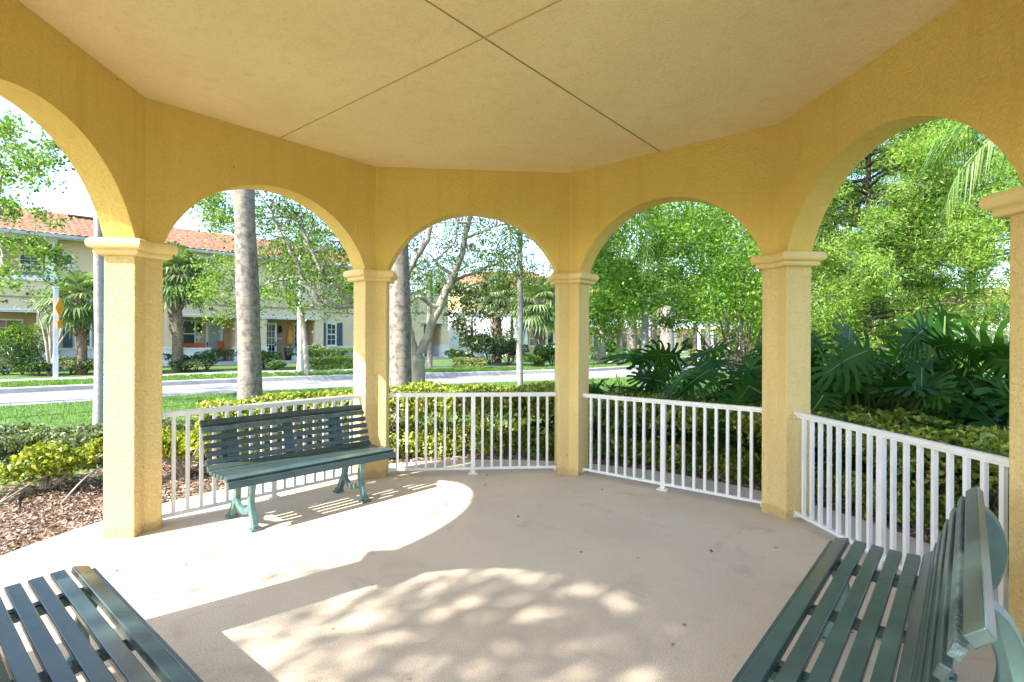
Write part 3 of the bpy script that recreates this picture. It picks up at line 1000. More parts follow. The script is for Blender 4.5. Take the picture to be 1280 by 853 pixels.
def philo(base, n, size, label, hmax=1.0, spread=1.0):
    base = np.asarray(base, float)
    th = thing('philodendron', base, label, 'plant', 'large split-leaf philodendrons behind the hedge')
    mp = M(); VV = []; FF = []; nv = 0
    for i in range(n):
        az = rng.uniform(0, 2 * pi); el = rng.uniform(.35, 1.35)
        Lp = hmax * rng.uniform(.55, 1.15)
        o = np.array([cos(az) * cos(el) * spread, sin(az) * cos(el) * spread, sin(el)])
        q0 = base + rng.normal(0, .10, 3) * (1, 1, 0); q = q0 + o * Lp + (0, 0, -.08)
        mp.tube([q0, q0 + o * Lp * .55 + (0, 0, .05), q], [.017, .012, .009], 5)
        L = size * rng.choice([.55, .7, .9, 1.2], p=[.3, .3, .25, .15])
        # leaf frame: axis points outward and down
        e2 = rng.uniform(-.9, .55); aa = az + rng.normal(0, .5)
        ax = np.array([cos(aa) * cos(e2), sin(aa) * cos(e2), sin(e2)])
        ph = rng.uniform(0, 6); roll = rng.normal(0, .75)
        s_ = np.cross(ax, (0, 0, 1.)); s_ /= np.linalg.norm(s_); nn = np.cross(s_, ax)
        s_, nn = s_ * cos(roll) + nn * sin(roll), nn * cos(roll) - s_ * sin(roll)

        def pt(u, v):
            z = (-.20 * (u * u + v * v * 1.3) + .04 * sin(u * 9 + ph) * abs(v) * 3) * L
            return q + ax * u * L + s_ * v * L + np.array([0, 0, 1.]) * z
        K = 9
        mid = [pt(-.12 + 1.02 * j / K * 1.0, 0) for j in range(K + 1)]
        m0 = nv; VV += mid; nv += K + 1
        for sd in (-1, 1):
            inner = []
            for j in range(K + 1):
                u = -.12 + 1.02 * j / K
                wv = .11 * sin(pi * min(1, (j + .9) / (K + 1))) + .012
                inner.append(pt(u + .02, sd * wv))
            i0 = nv; VV += inner; nv += K + 1
            for j in range(K): FF.append((m0 + j, m0 + j + 1, i0 + j + 1, i0 + j))
            for j in range(K):
                u = -.12 + 1.02 * (j + .5) / K
                ang = radians(128 - 112 * j / (K - 1))
                ll = .46 * (1 - .55 * abs(j / (K - 1) - .25) ** 1.2) * rng.uniform(.85, 1.1)
                wv = .11 * sin(pi * min(1, (j + 1.4) / (K + 1)))
                du, dv = cos(ang), sin(ang)
                ww = .031
                c1 = (u + du * ll * .45, wv + dv * ll * .45); c2 = (u + du * ll * .85 + .03, wv + dv * ll * .8); c3 = (u + du * ll + .05, wv + dv * ll * .92)
                wa = .050
                r = [pt(c1[0] - dv * ww, sd * (c1[1] + du * ww)), pt(c1[0] + dv * ww, sd * (c1[1] - du * ww)),
                     pt(c2[0] - dv * wa * .8, sd * (c2[1] + du * wa * .8)), pt(c2[0] + dv * wa * .8, sd * (c2[1] - du * wa * .8)), pt(c3[0], sd * c3[1])]
                VV += r
                a_, b_ = i0 + j, i0 + j + 1
                FF += [(a_, b_, nv + 1, nv), (nv, nv + 1, nv + 3, nv + 2), (nv + 2, nv + 3, nv + 4)]
                nv += 5
        # veins / stalk along the midrib
        mp.tube([q + nn * .004, mid[5] + nn * .006, mid[9] + nn * .004], [.008, .006, .002], 4)
    m = M(); m.add(VV, FF); m.build('foliage', MT['philo'], th, fix=False)
    mp.build('stems', MT['petiole'], th, fix=False)
    return th


def arc(r, a0, a1, n=24):
    a = np.linspace(radians(a0), radians(a1), n); return np.stack([r * np.cos(a), r * np.sin(a)], 1)


# ------------------------------------------------------------------ hedges and planting round the gazebo
HG = 'hedges of variegated leaves round the gazebo'
boxhedge('hedge', arc(4.45, 116, 134), 1.2, .82, 13000, .062, MT['hedge'], 'yellow-green sunlit hedge behind the railing with the bench', HG, z=-.05)
boxhedge('hedge', arc(4.40, 70, 116), 1.3, .89, 30000, .062, MT['hedge'], 'yellow-green hedge behind the middle railing, its right half shaded', HG, z=-.05)
boxhedge('hedge', arc(4.30, 22, 70), 1.2, .84, 28000, .062, MT['hedge'], 'shaded hedge behind the railing right of the middle one', HG, z=-.05)
boxhedge('hedge', arc(4.15, -34, 21), 1.05, .86, 32000, .066, MT['hedge'], 'dark leafy hedge behind the railing beside the right-hand bench', HG, z=-.05)

c = at(58, 590, 5.5)
shrub('yellow_shrub', (c[0], c[1], -.04), (.50, .44), .60, 3200, .06, MT['yshrub'], 'yellow-green shrub on the mulch left of the sunlit pillar', stemmat=MT['barkp'], lobes=11, flat=.45, low=.12)
c = at(232, 560, 6.0)
shrub('yellow_shrub', (c[0], c[1], -.04), (.40, .40), .64, 2200, .065, MT['yshrub'], 'yellow shrub behind the railing just right of the sunlit pillar', stemmat=MT['barkp'], lobes=7, flat=.45)
pa = [at(-70, 560, 6.8)[:2], at(40, 560, 6.8)[:2], at(150, 560, 7.0)[:2]]
boxhedge('grey_green_hedge', pa, .95, .40, 14000, .055, MT['gshrub'], 'low grey-green hedge between the yellow shrub and the lawn', z=-.06, rough=.09)
pa = [at(175, 560, 7.2)[:2], at(215, 560, 7.2)[:2], at(275, 540, 7.2)[:2]]
boxhedge('grey_green_hedge', pa, .9, .42, 7000, .055, MT['gshrub'], 'low grey-green hedge seen past the left end of the bench railing', z=-.06, rough=.09)
for (a, b, lb) in (((0, 633), (60, 603), 'upper of two bare stems leaning out left of the yellow shrub'), ((0, 650), (90, 612), 'lower of two bare stems leaning out left of the yellow shrub'), ((78, 652), (128, 606), 'thin bare stem leaning over the mulch toward the sunlit pillar')):
    p = at(a[0], a[1], 5.0); q = at(b[0], b[1], 5.5); p[2] = -.02; q[2] = .22
    m = M(); m.tube(catmull([p, (p + q) / 2 + (0, 0, .03), q], 4), .009, 5)
    tag(m.build('bare_stem', MT['barkp'], smooth=True, fix=False, loc=p), lb, 'branch')
c = at(27, 662, 4.9)
t = thing('garden_spike', (c[0], c[1], -.04), 'small dark spike light standing in the mulch at the left', 'garden light')
m = M(); m.tube([(c[0], c[1], -.04), (c[0], c[1], .05)], .010, 6); m.build('stake', MT['black'], t)
m = M(); m.tube([(c[0], c[1], .05), (c[0] + .02, c[1], .09)], [.022, .03], 8); m.build('lamp_head', MT['black'], t)

# philodendrons behind the right-hand hedges
for i, (px, D, n, sz, hm, lb) in enumerate([
    (752, 8.1, 11, .58, 1.1, 'split-leaf philodendron right against the second far pillar'),
    (785, 8.0, 13, .62, 1.15, 'split-leaf philodendron just right of the second far pillar'),
    (826, 7.9, 15, .66, 1.2, 'split-leaf philodendron in front of the grey tree trunk'),
    (880, 7.7, 19, .70, 1.3, 'split-leaf philodendron below the distant white lamp post'),
    (930, 7.5, 28, .72, 1.6, 'tall philodendron beside the pillar left of the right arch'),
    (1040, 6.7, 46, .70, 1.5, 'dark philodendron at the left side of the right arch'),
    (1095, 6.4, 54, .74, 1.65, 'large dark philodendron in the middle of the right arch'),
    (1155, 6.2, 50, .78, 1.75, 'largest philodendron with a broad fan leaf before the far white house'),
    (1215, 6.2, 30, .66, 1.15, 'dark philodendron at the right side of the right arch'),
    (1280, 6.0, 24, .64, 1.1, 'philodendron half hidden by the pillar at the right edge')]):
    c = at(px, 500, D)
    philo((c[0], c[1], -.03), n, sz, lb, hm)
c = at(1080, 470, 7.6)
shrub('green_shrub', (c[0], c[1], -.05), (.8, .7), 1.45, 5200, .11, MT['bright'], 'light green shrub rising behind the philodendrons under the right arch', aspect=.32, lobes=9)
c = at(1190, 470, 7.8)
shrub('green_shrub', (c[0], c[1], -.05), (.9, .7), 1.0, 4200, .11, MT['dark'], 'dark green shrub low behind the largest philodendron', aspect=.35, lobes=9)
c = at(915, 470, 9.4)
shrub('green_shrub', (c[0], c[1], -.08), (.7, .6), 1.0, 3200, .10, MT['bright'], 'small bright shrub behind the philodendrons left of the right arch', aspect=.35, lobes=8)

# ------------------------------------------------------------------ palms and trees near the gazebo
c = at(124, 541, 9.0)
feather_palm('slender_palm', g0(c), 7.2, .082, .062, 12, 2.2, 'slender pale palm trunk standing just left of the sunlit pillar', mat=MT['palm2'], ll=.4, seg=10)
c = at(313, 560, 9.6)
feather_palm('palm', g0(c), 7.8, .215, .155, 14, 3.0, 'thick mottled palm trunk in the middle of the arch behind the bench', lean=(-.25, 0), ll=.6, seg=18)
c = at(501, 560, 9.3)
feather_palm('palm', g0(c), 7.6, .205, .150, 14, 3.0, 'thick grey palm trunk close beside the left far pillar', lean=(-.12, 0), ll=.6, seg=18)
c = at(1400, 470, 6.6)
feather_palm('palm', (c[0], c[1], -.05), 3.9, .13, .11, 13, 2.5, 'palm whose long frond hangs into the top of the right arch', ll=.75, lw=.03, hang=.8, el0=-.15, el1=1.2)
c = at(716, 470, 9.2)
feather_palm('palm', g0(c), 4.1, .13, .11, 16, 2.9, 'palm with drooping fronds at the top of the arch right of the middle', ll=.7, hang=.8, mat=MT['palm2'], el0=-.4, el1=1.2)

# grey forked tree, centre-left
base = g0(at(520, 482, 12.0))
def cl(px, py, D, n, sx, sy, sd):
    """n foliage clumps scattered about a measured spot"""
    out = []
    for _ in range(n):
        out.append(at(px + rng.normal(0, sx), py + rng.normal(0, sy), D + rng.normal(0, sd)))
    return out
T = cl(545, 320, 12, 16, 26, 22, 1.0) + cl(600, 300, 12, 16, 34, 16, 1.0) + cl(650, 310, 12, 9, 14, 22, .8) + cl(560, 250, 12, 10, 60, 20, 1) + cl(515, 345, 11.5, 8, 12, 22, .8)
T += cl(400, 310, 10.6, 16, 30, 30, .9) + cl(380, 260, 10.6, 12, 34, 16, .9) + cl(352, 330, 10.6, 8, 14, 25, .7) + cl(420, 345, 11, 4, 12, 12, .5)
th_ = thing('forked_tree', base, 'grey multi-stemmed tree with sparse leaves in the middle arch', 'tree')
main = [[base + (0, 0, -.1), at(521, 465, 12), at(520, 446, 12)],
        [at(520, 446, 12), at(530, 432, 12), at(540, 405, 12), at(554, 372, 12), at(566, 345, 12), at(576, 318, 12), at(582, 290, 12), at(588, 262, 12), at(594, 225, 12)],
        [at(520, 446, 12), at(513, 425, 11.9), at(509, 395, 11.8), at(505, 360, 11.7), at(516, 330, 11.6), at(533, 300, 11.6), at(537, 280, 11.5), at(540, 240, 11.5)],
        [at(512, 420, 11.9), at(505, 405, 11.6), at(488, 392, 11.3), at(462, 384, 11.0), at(440, 384, 10.9), at(415, 383, 10.8), at(396, 373, 10.7), at(378, 350, 10.6), at(366, 322, 10.6), at(350, 295, 10.6), at(336, 262, 10.5)],
        [at(440, 384, 10.9), at(424, 366, 10.8), at(402, 342, 10.7), at(392, 322, 10.7), at(382, 300, 10.6), at(372, 270, 10.6)],
        [at(547, 388, 12), at(530, 376, 11.8), at(522, 372, 11.7), at(512, 380, 11.6), at(508, 398, 11.7)],
        [at(554, 372, 12), at(572, 350, 12.2), at(596, 340, 12.3), at(622, 328, 12.4), at(640, 318, 12.5)],
        [at(566, 345, 12), at(545, 330, 12), at(556, 315, 12.1), at(568, 300, 12.1), at(572, 280, 12.2)],
        [at(580, 300, 12), at(600, 292, 12), at(618, 284, 12), at(636, 280, 12)],
        [at(378, 350, 10.6), at(350, 352, 10.6), at(325, 360, 10.6)]]
rads = [(.23, .19, .17), (.12, .045), (.10, .04), (.085, .03), (.055, .022), (.05, .035), (.05, .02), (.045, .02), (.035, .015), (.03, .012)]
m = M(); allp = []
for P_, rr in zip(main, rads):
    Q = catmull(P_, 5)
    Q = Q + np.vstack([np.zeros(3), rng.normal(0, .012, (len(Q) - 2, 3)), np.zeros(3)])
    R_ = np.interp(np.linspace(0, 1, len(Q)), np.linspace(0, 1, len(rr)), rr)
    m.tube(Q, R_, 8); allp += list(Q[::2])
allp = np.array(allp)
for p in T:
    d = np.linalg.norm(allp[20:] - p, axis=1); a = allp[20:][int(np.argmin(d))]
    L = np.linalg.norm(p - a)
    mid = (a + p) / 2 + rng.normal(0, .08, 3) * min(L, 1) + (0, 0, .06 * L)
    m.tube(catmull([a, mid, p], 3), np.linspace(.018, .005, 7), 4)
m.build('trunk', MT['barkp'], th_, smooth=True, fix=False)
T = np.array(T); idx = np.repeat(np.arange(len(T)), 135)
P = T[idx] + rng.normal(0, 1, (len(idx), 3)) * .21 * rng.uniform(.6, 1.4, len(T))[idx][:, None]
m = M(); leaves(m, P, .062, .45, .6); m.build('crown', MT['oak'], th_)

# slim pole behind the hedge
c = g0(at(650, 482, 12.2)); t = thing('grey_pole', c, 'slim weathered grey pole rising behind the hedge in the middle arch', 'pole')
m = M(); u = np.linspace(0, 1, 20); m.tube(np.stack([c[0] + .008 * np.sin(u * 20), c[1] + 0 * u, c[2] - .1 + 6.2 * u], 1), .078 - .03 * u + .003 * np.sin(u * 60), 12)
m.build('shaft', MT['pole'], t, smooth=True, fix=False)
m = M(); m.tube([(c[0], c[1], c[2] - .05), (c[0], c[1], c[2] + .12)], [.115, .10], 12); m.build('base_collar', MT['pole'], t, smooth=True)
m = M(); m.tube([(c[0], c[1], c[2] + 6.05), (c[0] + .3, c[1] - .2, c[2] + 6.35), (c[0] + .8, c[1] - .5, c[2] + 6.4)], [.03, .025, .025], 6); m.build('arm', MT['pole'], t)
m = M(); m.box((c[0] + .95, c[1] - .6, c[2] + 6.38), (.5, .22, .12), -.55); m.build('lamp_head', MT['pole'], t, bevel=.02)

# tree whose branch reaches in at the left edge
c = g0(at(-120, 520, 12.5))
T = cl(-10, 240, 12, 14, 16, 26, .6) + cl(38, 235, 12, 10, 14, 26, .5) + cl(5, 165, 12, 6, 8, 14, .5) + cl(30, 310, 12.5, 9, 26, 9, .5) + cl(62, 328, 12.5, 4, 10, 8, .4) + cl(-110, 200, 12, 40, 50, 60, 1.2) + cl(0, 345, 12.5, 4, 8, 8, .4) + cl(56, 195, 12, 3, 6, 10, .3)
tree('street_tree', c, (.1, 0), 3.2, .16, at(-60, 240, 12), (2, 2, 2), 0, 95, .17, .085, MT['elm'], MT['barkp'], 'leafy branches reaching in before the sky at the left edge', clumps=T, aspect=.6, shell=.5)

# fresh green street tree over the kerb, behind the thick palm
c = g0(at(385, 468, 22))
T = cl(285, 345, 20, 12, 14, 20, .8) + cl(262, 365, 20, 6, 8, 8, .6) + cl(330, 350, 20, 14, 18, 30, .8) + cl(390, 340, 21, 22, 26, 24, 1) + cl(300, 270, 20, 16, 26, 18, 1) + cl(400, 290, 21, 14, 24, 20, 1) + cl(350, 300, 21, 14, 24, 24, 1) + cl(265, 255, 20, 8, 10, 10, .6) + cl(272, 395, 20, 2, 6, 5, .4) + cl(430, 360, 21.5, 8, 8, 12, .8)
tree('street_tree', c, (-.3, .2), 3.0, .13, at(340, 330, 20.5), (3, 2, 2), 0, 105, .28, .115, MT['elm'], MT['barkp'], 'green street tree before the tan houses, behind the thick palm', clumps=T, aspect=.6)
c = g0(at(375.5, 468, 23.5))
feather_palm('slender_palm', c, 5.2, .15, .10, 12, 2.2, 'pale slender palm trunk before the second tan porch', mat=MT['palmw'], ll=.5, seg=10)

# sabal palms
SG = 'fan palms along the street'
c = g0(at(221, 465, 23.5)); fan_palm('fan_palm', c, 4.35, .20, 46, 1.75, 'fan palm with old stubs on its trunk before the first tan porch', SG)
c = g0(at(101, 470, 21.5)); fan_palm('fan_palm', c, 3.1, .17, 36, 1.55, 'fan palm with drooping leaves behind the yellow sign', SG)
c = g0(at(621, 445, 33)); fan_palm('fan_palm', c, 4.3, .28, 34, 1.6, 'fan palm with tapering brown trunk before the long white wall', SG)
c = g0(at(674, 445, 30)); fan_palm('fan_palm', c, 3.6, .28, 40, 2.0, 'pale shaggy fan palm beside the slim pole', SG)
c = g0(at(537, 452, 27)); feather_palm('feather_palm', c, 4.0, .15, .14, 18, 2.4, 'drooping yellow-green palm behind the forked tree', ll=.45, hang=.8, el0=-.7)

# crape myrtle and planting before the left house
def multistem(name, base, tops, r, mat, label, crown=None, cmat=None, lsize=.1, per=60, sig=.25, cat='tree', group=None):
    th = thing(name, base, label, cat, group); m = M()
    for q in tops:
        b = np.asarray(base, float) + rng.normal(0, .06, 3) * (1, 1, 0)
        mid = b * .5 + q * .5 + rng.normal(0, .05, 3); mid[0] = b[0] * .65 + q[0] * .35; mid[1] = b[1] * .65 + q[1] * .35
        m.tube(catmull([b, mid, q], 5), np.linspace(r, r * .35, 11), 6)
    m.build('trunk', mat, th, smooth=True, fix=False)
    if crown is not None:
        T = np.array(crown); idx = np.repeat(np.arange(len(T)), per)
        P = T[idx] + rng.normal(0, sig, (len(idx), 3))
        m = M(); leaves(m, P, lsize, .5, .5); m.build('crown', cmat, th)
    return th


b = g0(at(64, 470, 21))
multistem('crape_myrtle', b, [at(47, 392, 21), at(56, 388, 21.2), at(62, 392, 20.8), at(84, 402, 21), at(94, 404, 21.2), at(70, 396, 21.4), at(52, 410, 20.8)], .055, MT['barkp'],
          'bare pale multi-stemmed crape myrtle behind the sign post', crown=cl(50, 386, 21, 4, 8, 5, .3) + cl(92, 392, 21, 4, 8, 8, .3), cmat=MT['elm'], per=70)
b = g0(at(28, 474, 21))
shrub('cycad', b, (1.0, .9), 1.5, 1500, .26, MT['dark'], 'dark spiky cycad before the porch at the left edge', aspect=.10, flat=.2, lobes=8)
shrub('green_shrub', g0(at(20, 475, 22.5)), (.9, .7), 2.3, 1800, .13, MT['elm'], 'light green bush standing above the cycad at the left edge', lobes=7)
PG = 'low shrubs along the house fronts'
for px, D, rx, h, mt, lb in [
    (8, 21.0, .9, .65, 'gshrub', 'low green shrubs before the porch at the left edge'),
    (50, 20.6, .9, .6, 'dark', 'low dark shrub at the foot of the crape myrtle'),
    (88, 21.2, .8, .75, 'gshrub', 'leafy shrub right of the sign post, under the shuttered window'),
    (108, 21.8, .8, .75, 'yshrub', 'yellowish shrub between sign post and slender palm'),
    (232, 24.0, 1.0, .85, 'dark', 'dark reddish shrub at the foot of the stubby fan palm'),
    (258, 25.0, .9, 1.0, 'dark', 'dark shrub left of the first porch steps'),
    (246, 23.6, .8, .6, 'gshrub', 'small shrub in front before the first porch'),
    (330, 25.5, .7, 1.05, 'clip', 'rounded clipped shrub left of the second porch steps'),
    (343, 24.6, .45, .5, 'clip', 'small clipped ball beside the second porch steps')]:
    shrub('low_shrub', g0(at(px, 470, D)), (rx, rx * .8), h, 1300, .10, MT[mt], lb, group=PG, lobes=7)
shrub('flowering_shrub', g0(at(398, 455, 28)), (1.1, .9), 1.35, 2200, .13, MT['gshrub'], 'round leafy shrub under the shuttered window right of the second porch', lobes=9)
CG = 'clipped hedges right of the second porch'
def lineh(pxa, Da, pxb, Db, w, h, n, mt, lb, group=None, ls=.07, rough=.03, name='clipped_hedge'):
    a = at(pxa, 460, Da)[:2]; b_ = at(pxb, 460, Db)[:2]
    return boxhedge(name, [a, (a + b_) / 2, b_], w, h, n, ls, MT[mt], lb, group, rough=rough)
lineh(384, 24.0, 470, 28.5, .8, .62, 8000, 'clip', 'front clipped hedge right of the pale slender palm', CG)
lineh(384, 26.5, 470, 31.5, .8, .95, 8000, 'clip', 'back clipped hedge under the shuttered window', CG)
lineh(567, 27.5, 606, 27.5, 1.1, .55, 3500, 'ornam', 'pale clipped grass hedge across the road in the middle arch', ls=.09)
SH = 'dark bushes before the white wall'
shrub('dark_bush', g0(at(612, 450, 31)), (1.5, 1.1), 1.9, 4200, .16, MT['dark'], 'large dark bush below the long white wall', group=SH, lobes=11)
shrub('dark_bush', g0(at(636, 450, 30)), (1.0, .9), 1.45, 2600, .15, MT['magn'], 'glossy bush with light tips left of the slim pole', group=SH, lobes=9)
shrub('dark_bush', g0(at(578, 448, 31)), (.9, .8), .9, 2000, .13, MT['dark'], 'low dark bush behind the pale clipped grass hedge', group=SH)
shrub('dark_bush', g0(at(668, 450, 29)), (.9, .8), .95, 2400, .12, MT['elm'], 'green bush right of the slim pole', group=SH)
shrub('dark_bush', g0(at(690, 450, 29)), (.9, .8), 1.35, 2600, .14, MT['dark'], 'blue-green bush beside the second far pillar', group=SH)
c = g0(at(590, 450, 27.5))
T = cl(590, 372, 27.5, 26, 15, 22, .6) + cl(605, 395, 27.5, 10, 12, 14, .5) + cl(578, 410, 27.5, 8, 8, 12, .4) + cl(592, 425, 27.5, 4, 8, 6, .3)
tree('magnolia', c, (0, 0), 2.4, .08, at(592, 385, 27.5), (1, 1, 2), 0, 60, .24, .17, MT['magn'], MT['barkd'], 'magnolia with dark and buff leaves left of the white wall', clumps=T, aspect=.55)
T = cl(635, 350, 34, 30, 24, 16, 1.0) + cl(600, 330, 34, 10, 16, 10, .8) + cl(655, 375, 33, 8, 8, 14, .5)
tree('street_tree', g0(at(640, 445, 35)), (0, 0), 3.4, .14, at(630, 350, 34), (3, 2, 2), 0, 110, .42, .16, MT['oak'], MT['bark'], 'round olive-green tree behind the slim pole', clumps=T)

# trees in the arch right of the middle
RG2 = 'bright green trees right of the middle arch'
c = g0(at(806, 492, 13.5))
T = cl(770, 330, 13.5, 22, 24, 34, 1) + cl(800, 300, 13.5, 24, 34, 30, 1.1) + cl(850, 320, 13.5, 24, 30, 34, 1.1) + cl(760, 385, 13.5, 10, 14, 12, .8) + cl(830, 370, 13.5, 16, 34, 16, .9) + cl(890, 300, 14, 8, 20, 30, .9) + cl(800, 240, 13.5, 14, 50, 20, 1) + cl(740, 310, 13.5, 8, 16, 30, .8)
tree('broadleaf_tree', c, (.05, .1), 2.6, .135, at(810, 320, 13.5), (3, 3, 2.5), 0, 300, .24, .080, MT['bright'], MT['palm2'], 'bright green tree on a straight grey trunk right of the second far pillar', group=RG2, clumps=T, aspect=.55, r_tip=.007)
T = cl(905, 330, 17, 16, 30, 30, 1) + cl(870, 270, 17, 16, 40, 20, 1) + cl(930, 380, 17, 6, 20, 14, 1) + cl(940, 290, 17, 10, 24, 24, 1) 
tree('broadleaf_tree', g0(at(958, 470, 17)), (-.3, 0), 2.6, .14, at(900, 320, 17), (3, 3, 2.5), 0, 260, .36, .10, MT['elm'], MT['bark'], 'paler tree with sky gaps behind the bright one', group=RG2, clumps=T, aspect=.5)
b = g0(at(922, 480, 9.8))
multistem('multistem_tree', b, [at(868, 405, 9.8), at(893, 372, 10), at(905, 378, 9.6), at(918, 350, 9.8), at(930, 330, 10), at(940, 390, 9.7), at(950, 350, 9.8), at(965, 372, 9.9)], .035, MT['barkd'],
          'dark green multi-stemmed tree left of the pillar before the right arch', crown=cl(915, 350, 9.9, 20, 26, 26, .5) + cl(940, 320, 9.9, 14, 16, 28, .5) + cl(895, 385, 9.9, 9, 16, 12, .4) + cl(960, 380, 9.9, 8, 14, 18, .4), cmat=MT['bright'], per=110, sig=.19, lsize=.068)
for px, D, h, r, lb in ((752, 33, 4.4, .28, 'pair of pale palm trunks beside the second far pillar, nearer one'), (790, 40, 5.8, .42, 'grey palm trunk before the white columns of the yellow houses'), (834, 30, 5.2, .42, 'thick pale palm trunk between tree trunk and lamp post'), (817, 40, 5.0, .26, 'thin pale palm trunk left of the thick pale one'), (885, 44, 5.0, .24, 'thin palm trunk right of the white lamp post')):
    feather_palm('royal_palm', g0(at(px, 450, D)), h, r, r * .8, 10, 2.6, lb, mat=MT['palm'], ll=.5, group='pale palm trunks before the yellow houses', seg=10)
c = g0(at(874, 447, 31)); t = thing('street_lamp', c, 'white street lamp post with curved arms before the yellow houses', 'street lamp')
m = M(); m.tube([c, c + (0, 0, .25), c + (0, 0, .3), c + (0, 0, 2.9)], [.14, .12, .085, .07], 12); m.build('post', MT['trim'], t, smooth=True)
m = M(); m.tube([c + (0, 0, 2.85), c + (0, 0, 2.95), c + (0, 0, 3.05)], [.09, .13, .09], 12); m.build('collar', MT['trim'], t)
m = M(); m.tube([c + (0, 0, 3.05), c + (0, 0, 3.15), c + (0, 0, 3.4), c + (0, 0, 3.5)], [.10, .2, .24, .10], 12); m.build('lamp_head', MT['grout'], t, smooth=True)
m = M()
for s_ in (-1, 1): m.tube(catmull([c + (0, 0, 2.6), c + (s_ * .25, 0, 2.85), c + (s_ * .45, 0, 2.75)], 4), .02, 6)
m.build('scroll_arm', MT['trim'], t)
for pxa, pxb, D, h, mt, lb in ((740, 772, 38, .95, 'clip', 'clipped hedge before the yellow porches at the left of that arch'), (790, 835, 38, .8, 'clip', 'clipped hedge behind the pale palm trunks'), (866, 905, 35, 1.1, 'yshrub', 'yellow-green hedge behind the white lamp post'), (902, 935, 37, 1.0, 'clip', 'dull green hedge right of the yellow-green one')):
    lineh(pxa, D, pxb, D, 1.2, h, 4000, mt, lb, 'hedges before the yellow houses', ls=.13, rough=.07, name='clipped_hedge')
shrub('dark_bush', g0(at(815, 430, 45)), (1.6, 1.2), 2.2, 1800, .22, MT['dark'], 'rounded dark bush before a yellow porch', group='dark bushes before the yellow houses')
shrub('dark_bush', g0(at(863, 430, 45)), (1.5, 1.2), 2.0, 1800, .22, MT['magn'], 'rounded brown-green bush left of the white lamp post', group='dark bushes before the yellow houses')
shrub('dark_bush', g0(at(762, 430, 45)), (.9, .8), 1.4, 1000, .2, MT['dark'], 'dark bush beside the first white column', group='dark bushes before the yellow houses')

# cypress in the right arch: layered feathery sprays
def cypress(base, h, r_tr, R, nb, label, dz=.7):
    th = thing('cypress', base, label, 'tree', 'feathery cypresses beyond the right arch'); m = M()
    base = np.asarray(base, float)
    m.tube(np.stack([base[0] + np.zeros(9), base[1] + np.zeros(9), base[2] + np.linspace(-.1, h, 9)], 1), np.linspace(r_tr, .03, 9), 8)
    PP = []; DD = []
    for i in range(nb):
        z = dz + (h - dz - .1) * (i + rng.uniform(0, 1)) / nb; az = i * 2.399 + rng.normal(0, .3)
        L = R * (1 - (max(z - 1, 0) / h) ** 1.6) * rng.uniform(.7, 1.1) + .4
        el = rng.uniform(.05, .35); o = np.array([cos(az), sin(az), 0])
        pts = [base + (0, 0, z)]
        for q in range(1, 7): pts.append(base + (0, 0, z) + o * L * q / 6 + np.array([0, 0, sin(el) * L * q / 6 - .18 * L * (q / 6) ** 2]) + rng.normal(0, .03, 3))
        pts = np.array(pts); m.tube(pts, np.linspace(.035, .008, 7), 5)
        nsp = int(L * 23)
        for q in range(nsp):
            u = rng.uniform(.25, 1); x = u * 6; a = int(min(x, 5)); p = pts[a] * (1 - (x - a)) + pts[a + 1] * (x - a)
            sd = rng.choice([-1, 1]); g = az + sd * rng.uniform(.4, 1.2); l = rng.uniform(.25, .75) * (1.2 - u * .5)
            d = np.array([cos(g), sin(g), rng.uniform(-.9, .7)])
            k = 34; uu = rng.uniform(0, 1, k)
            PP.append(p + d * l * uu[:, None] + rng.normal(0, .10, (k, 3)) * (1, 1, 1.1)); 
            if q % 2 == 0: m.tube([p, p + d * l], [.008, .003], 3)
    m.build('trunk', MT['barkd'], th, smooth=True, fix=False)
    PP = np.vstack(PP)
    g = np.sin(PP[:, 0] * 2.3 + 1.5 * np.sin(PP[:, 2] * 1.9)) + np.sin(PP[:, 1] * 2.6 + PP[:, 2] * 1.3) + np.sin(PP[:, 2] * 3.1 + 1.3 * np.sin(PP[:, 0] * 3.3)) + .5 * np.sin(PP[:, 0] * 9 + PP[:, 1] * 8) * np.sin(PP[:, 2] * 10)
    PP = PP[rng.uniform(0, 1, len(PP)) > np.clip((g - .8) * .7, 0, .85)]
    m = M(); leaves(m, PP, .085, .24, .5); m.build('crown', MT['cypress'], th)


c = g0(at(1085, 470, 12.5)); cypress(c, 8.5, .09, 2.7, 120, 'bright feathery cypress filling the left of the right arch')
c = g0(at(1215, 470, 14.0)); cypress(c, 9.5, .10, 3.3, 105, 'bright feathery cypress filling the right of the right arch', 3.5)
c = g0(at(1040, 470, 17)); cypress(c, 9.0, .14, 2.9, 60, 'darker feathery cypress behind, beside the pillar of the right arch')
T = cl(1150, 375, 30, 10, 22, 10, 1) + cl(1240, 345, 34, 10, 16, 8, 1) + cl(1100, 380, 30, 10, 22, 14, 1)
tree('street_tree', g0(at(1180, 430, 32)), (0, 0), 2.8, .15, at(1180, 370, 32), (3, 2, 2), 0, 100, .5, .17, MT['oak'], MT['bark'], 'pale olive tree before the far white house', clumps=T)

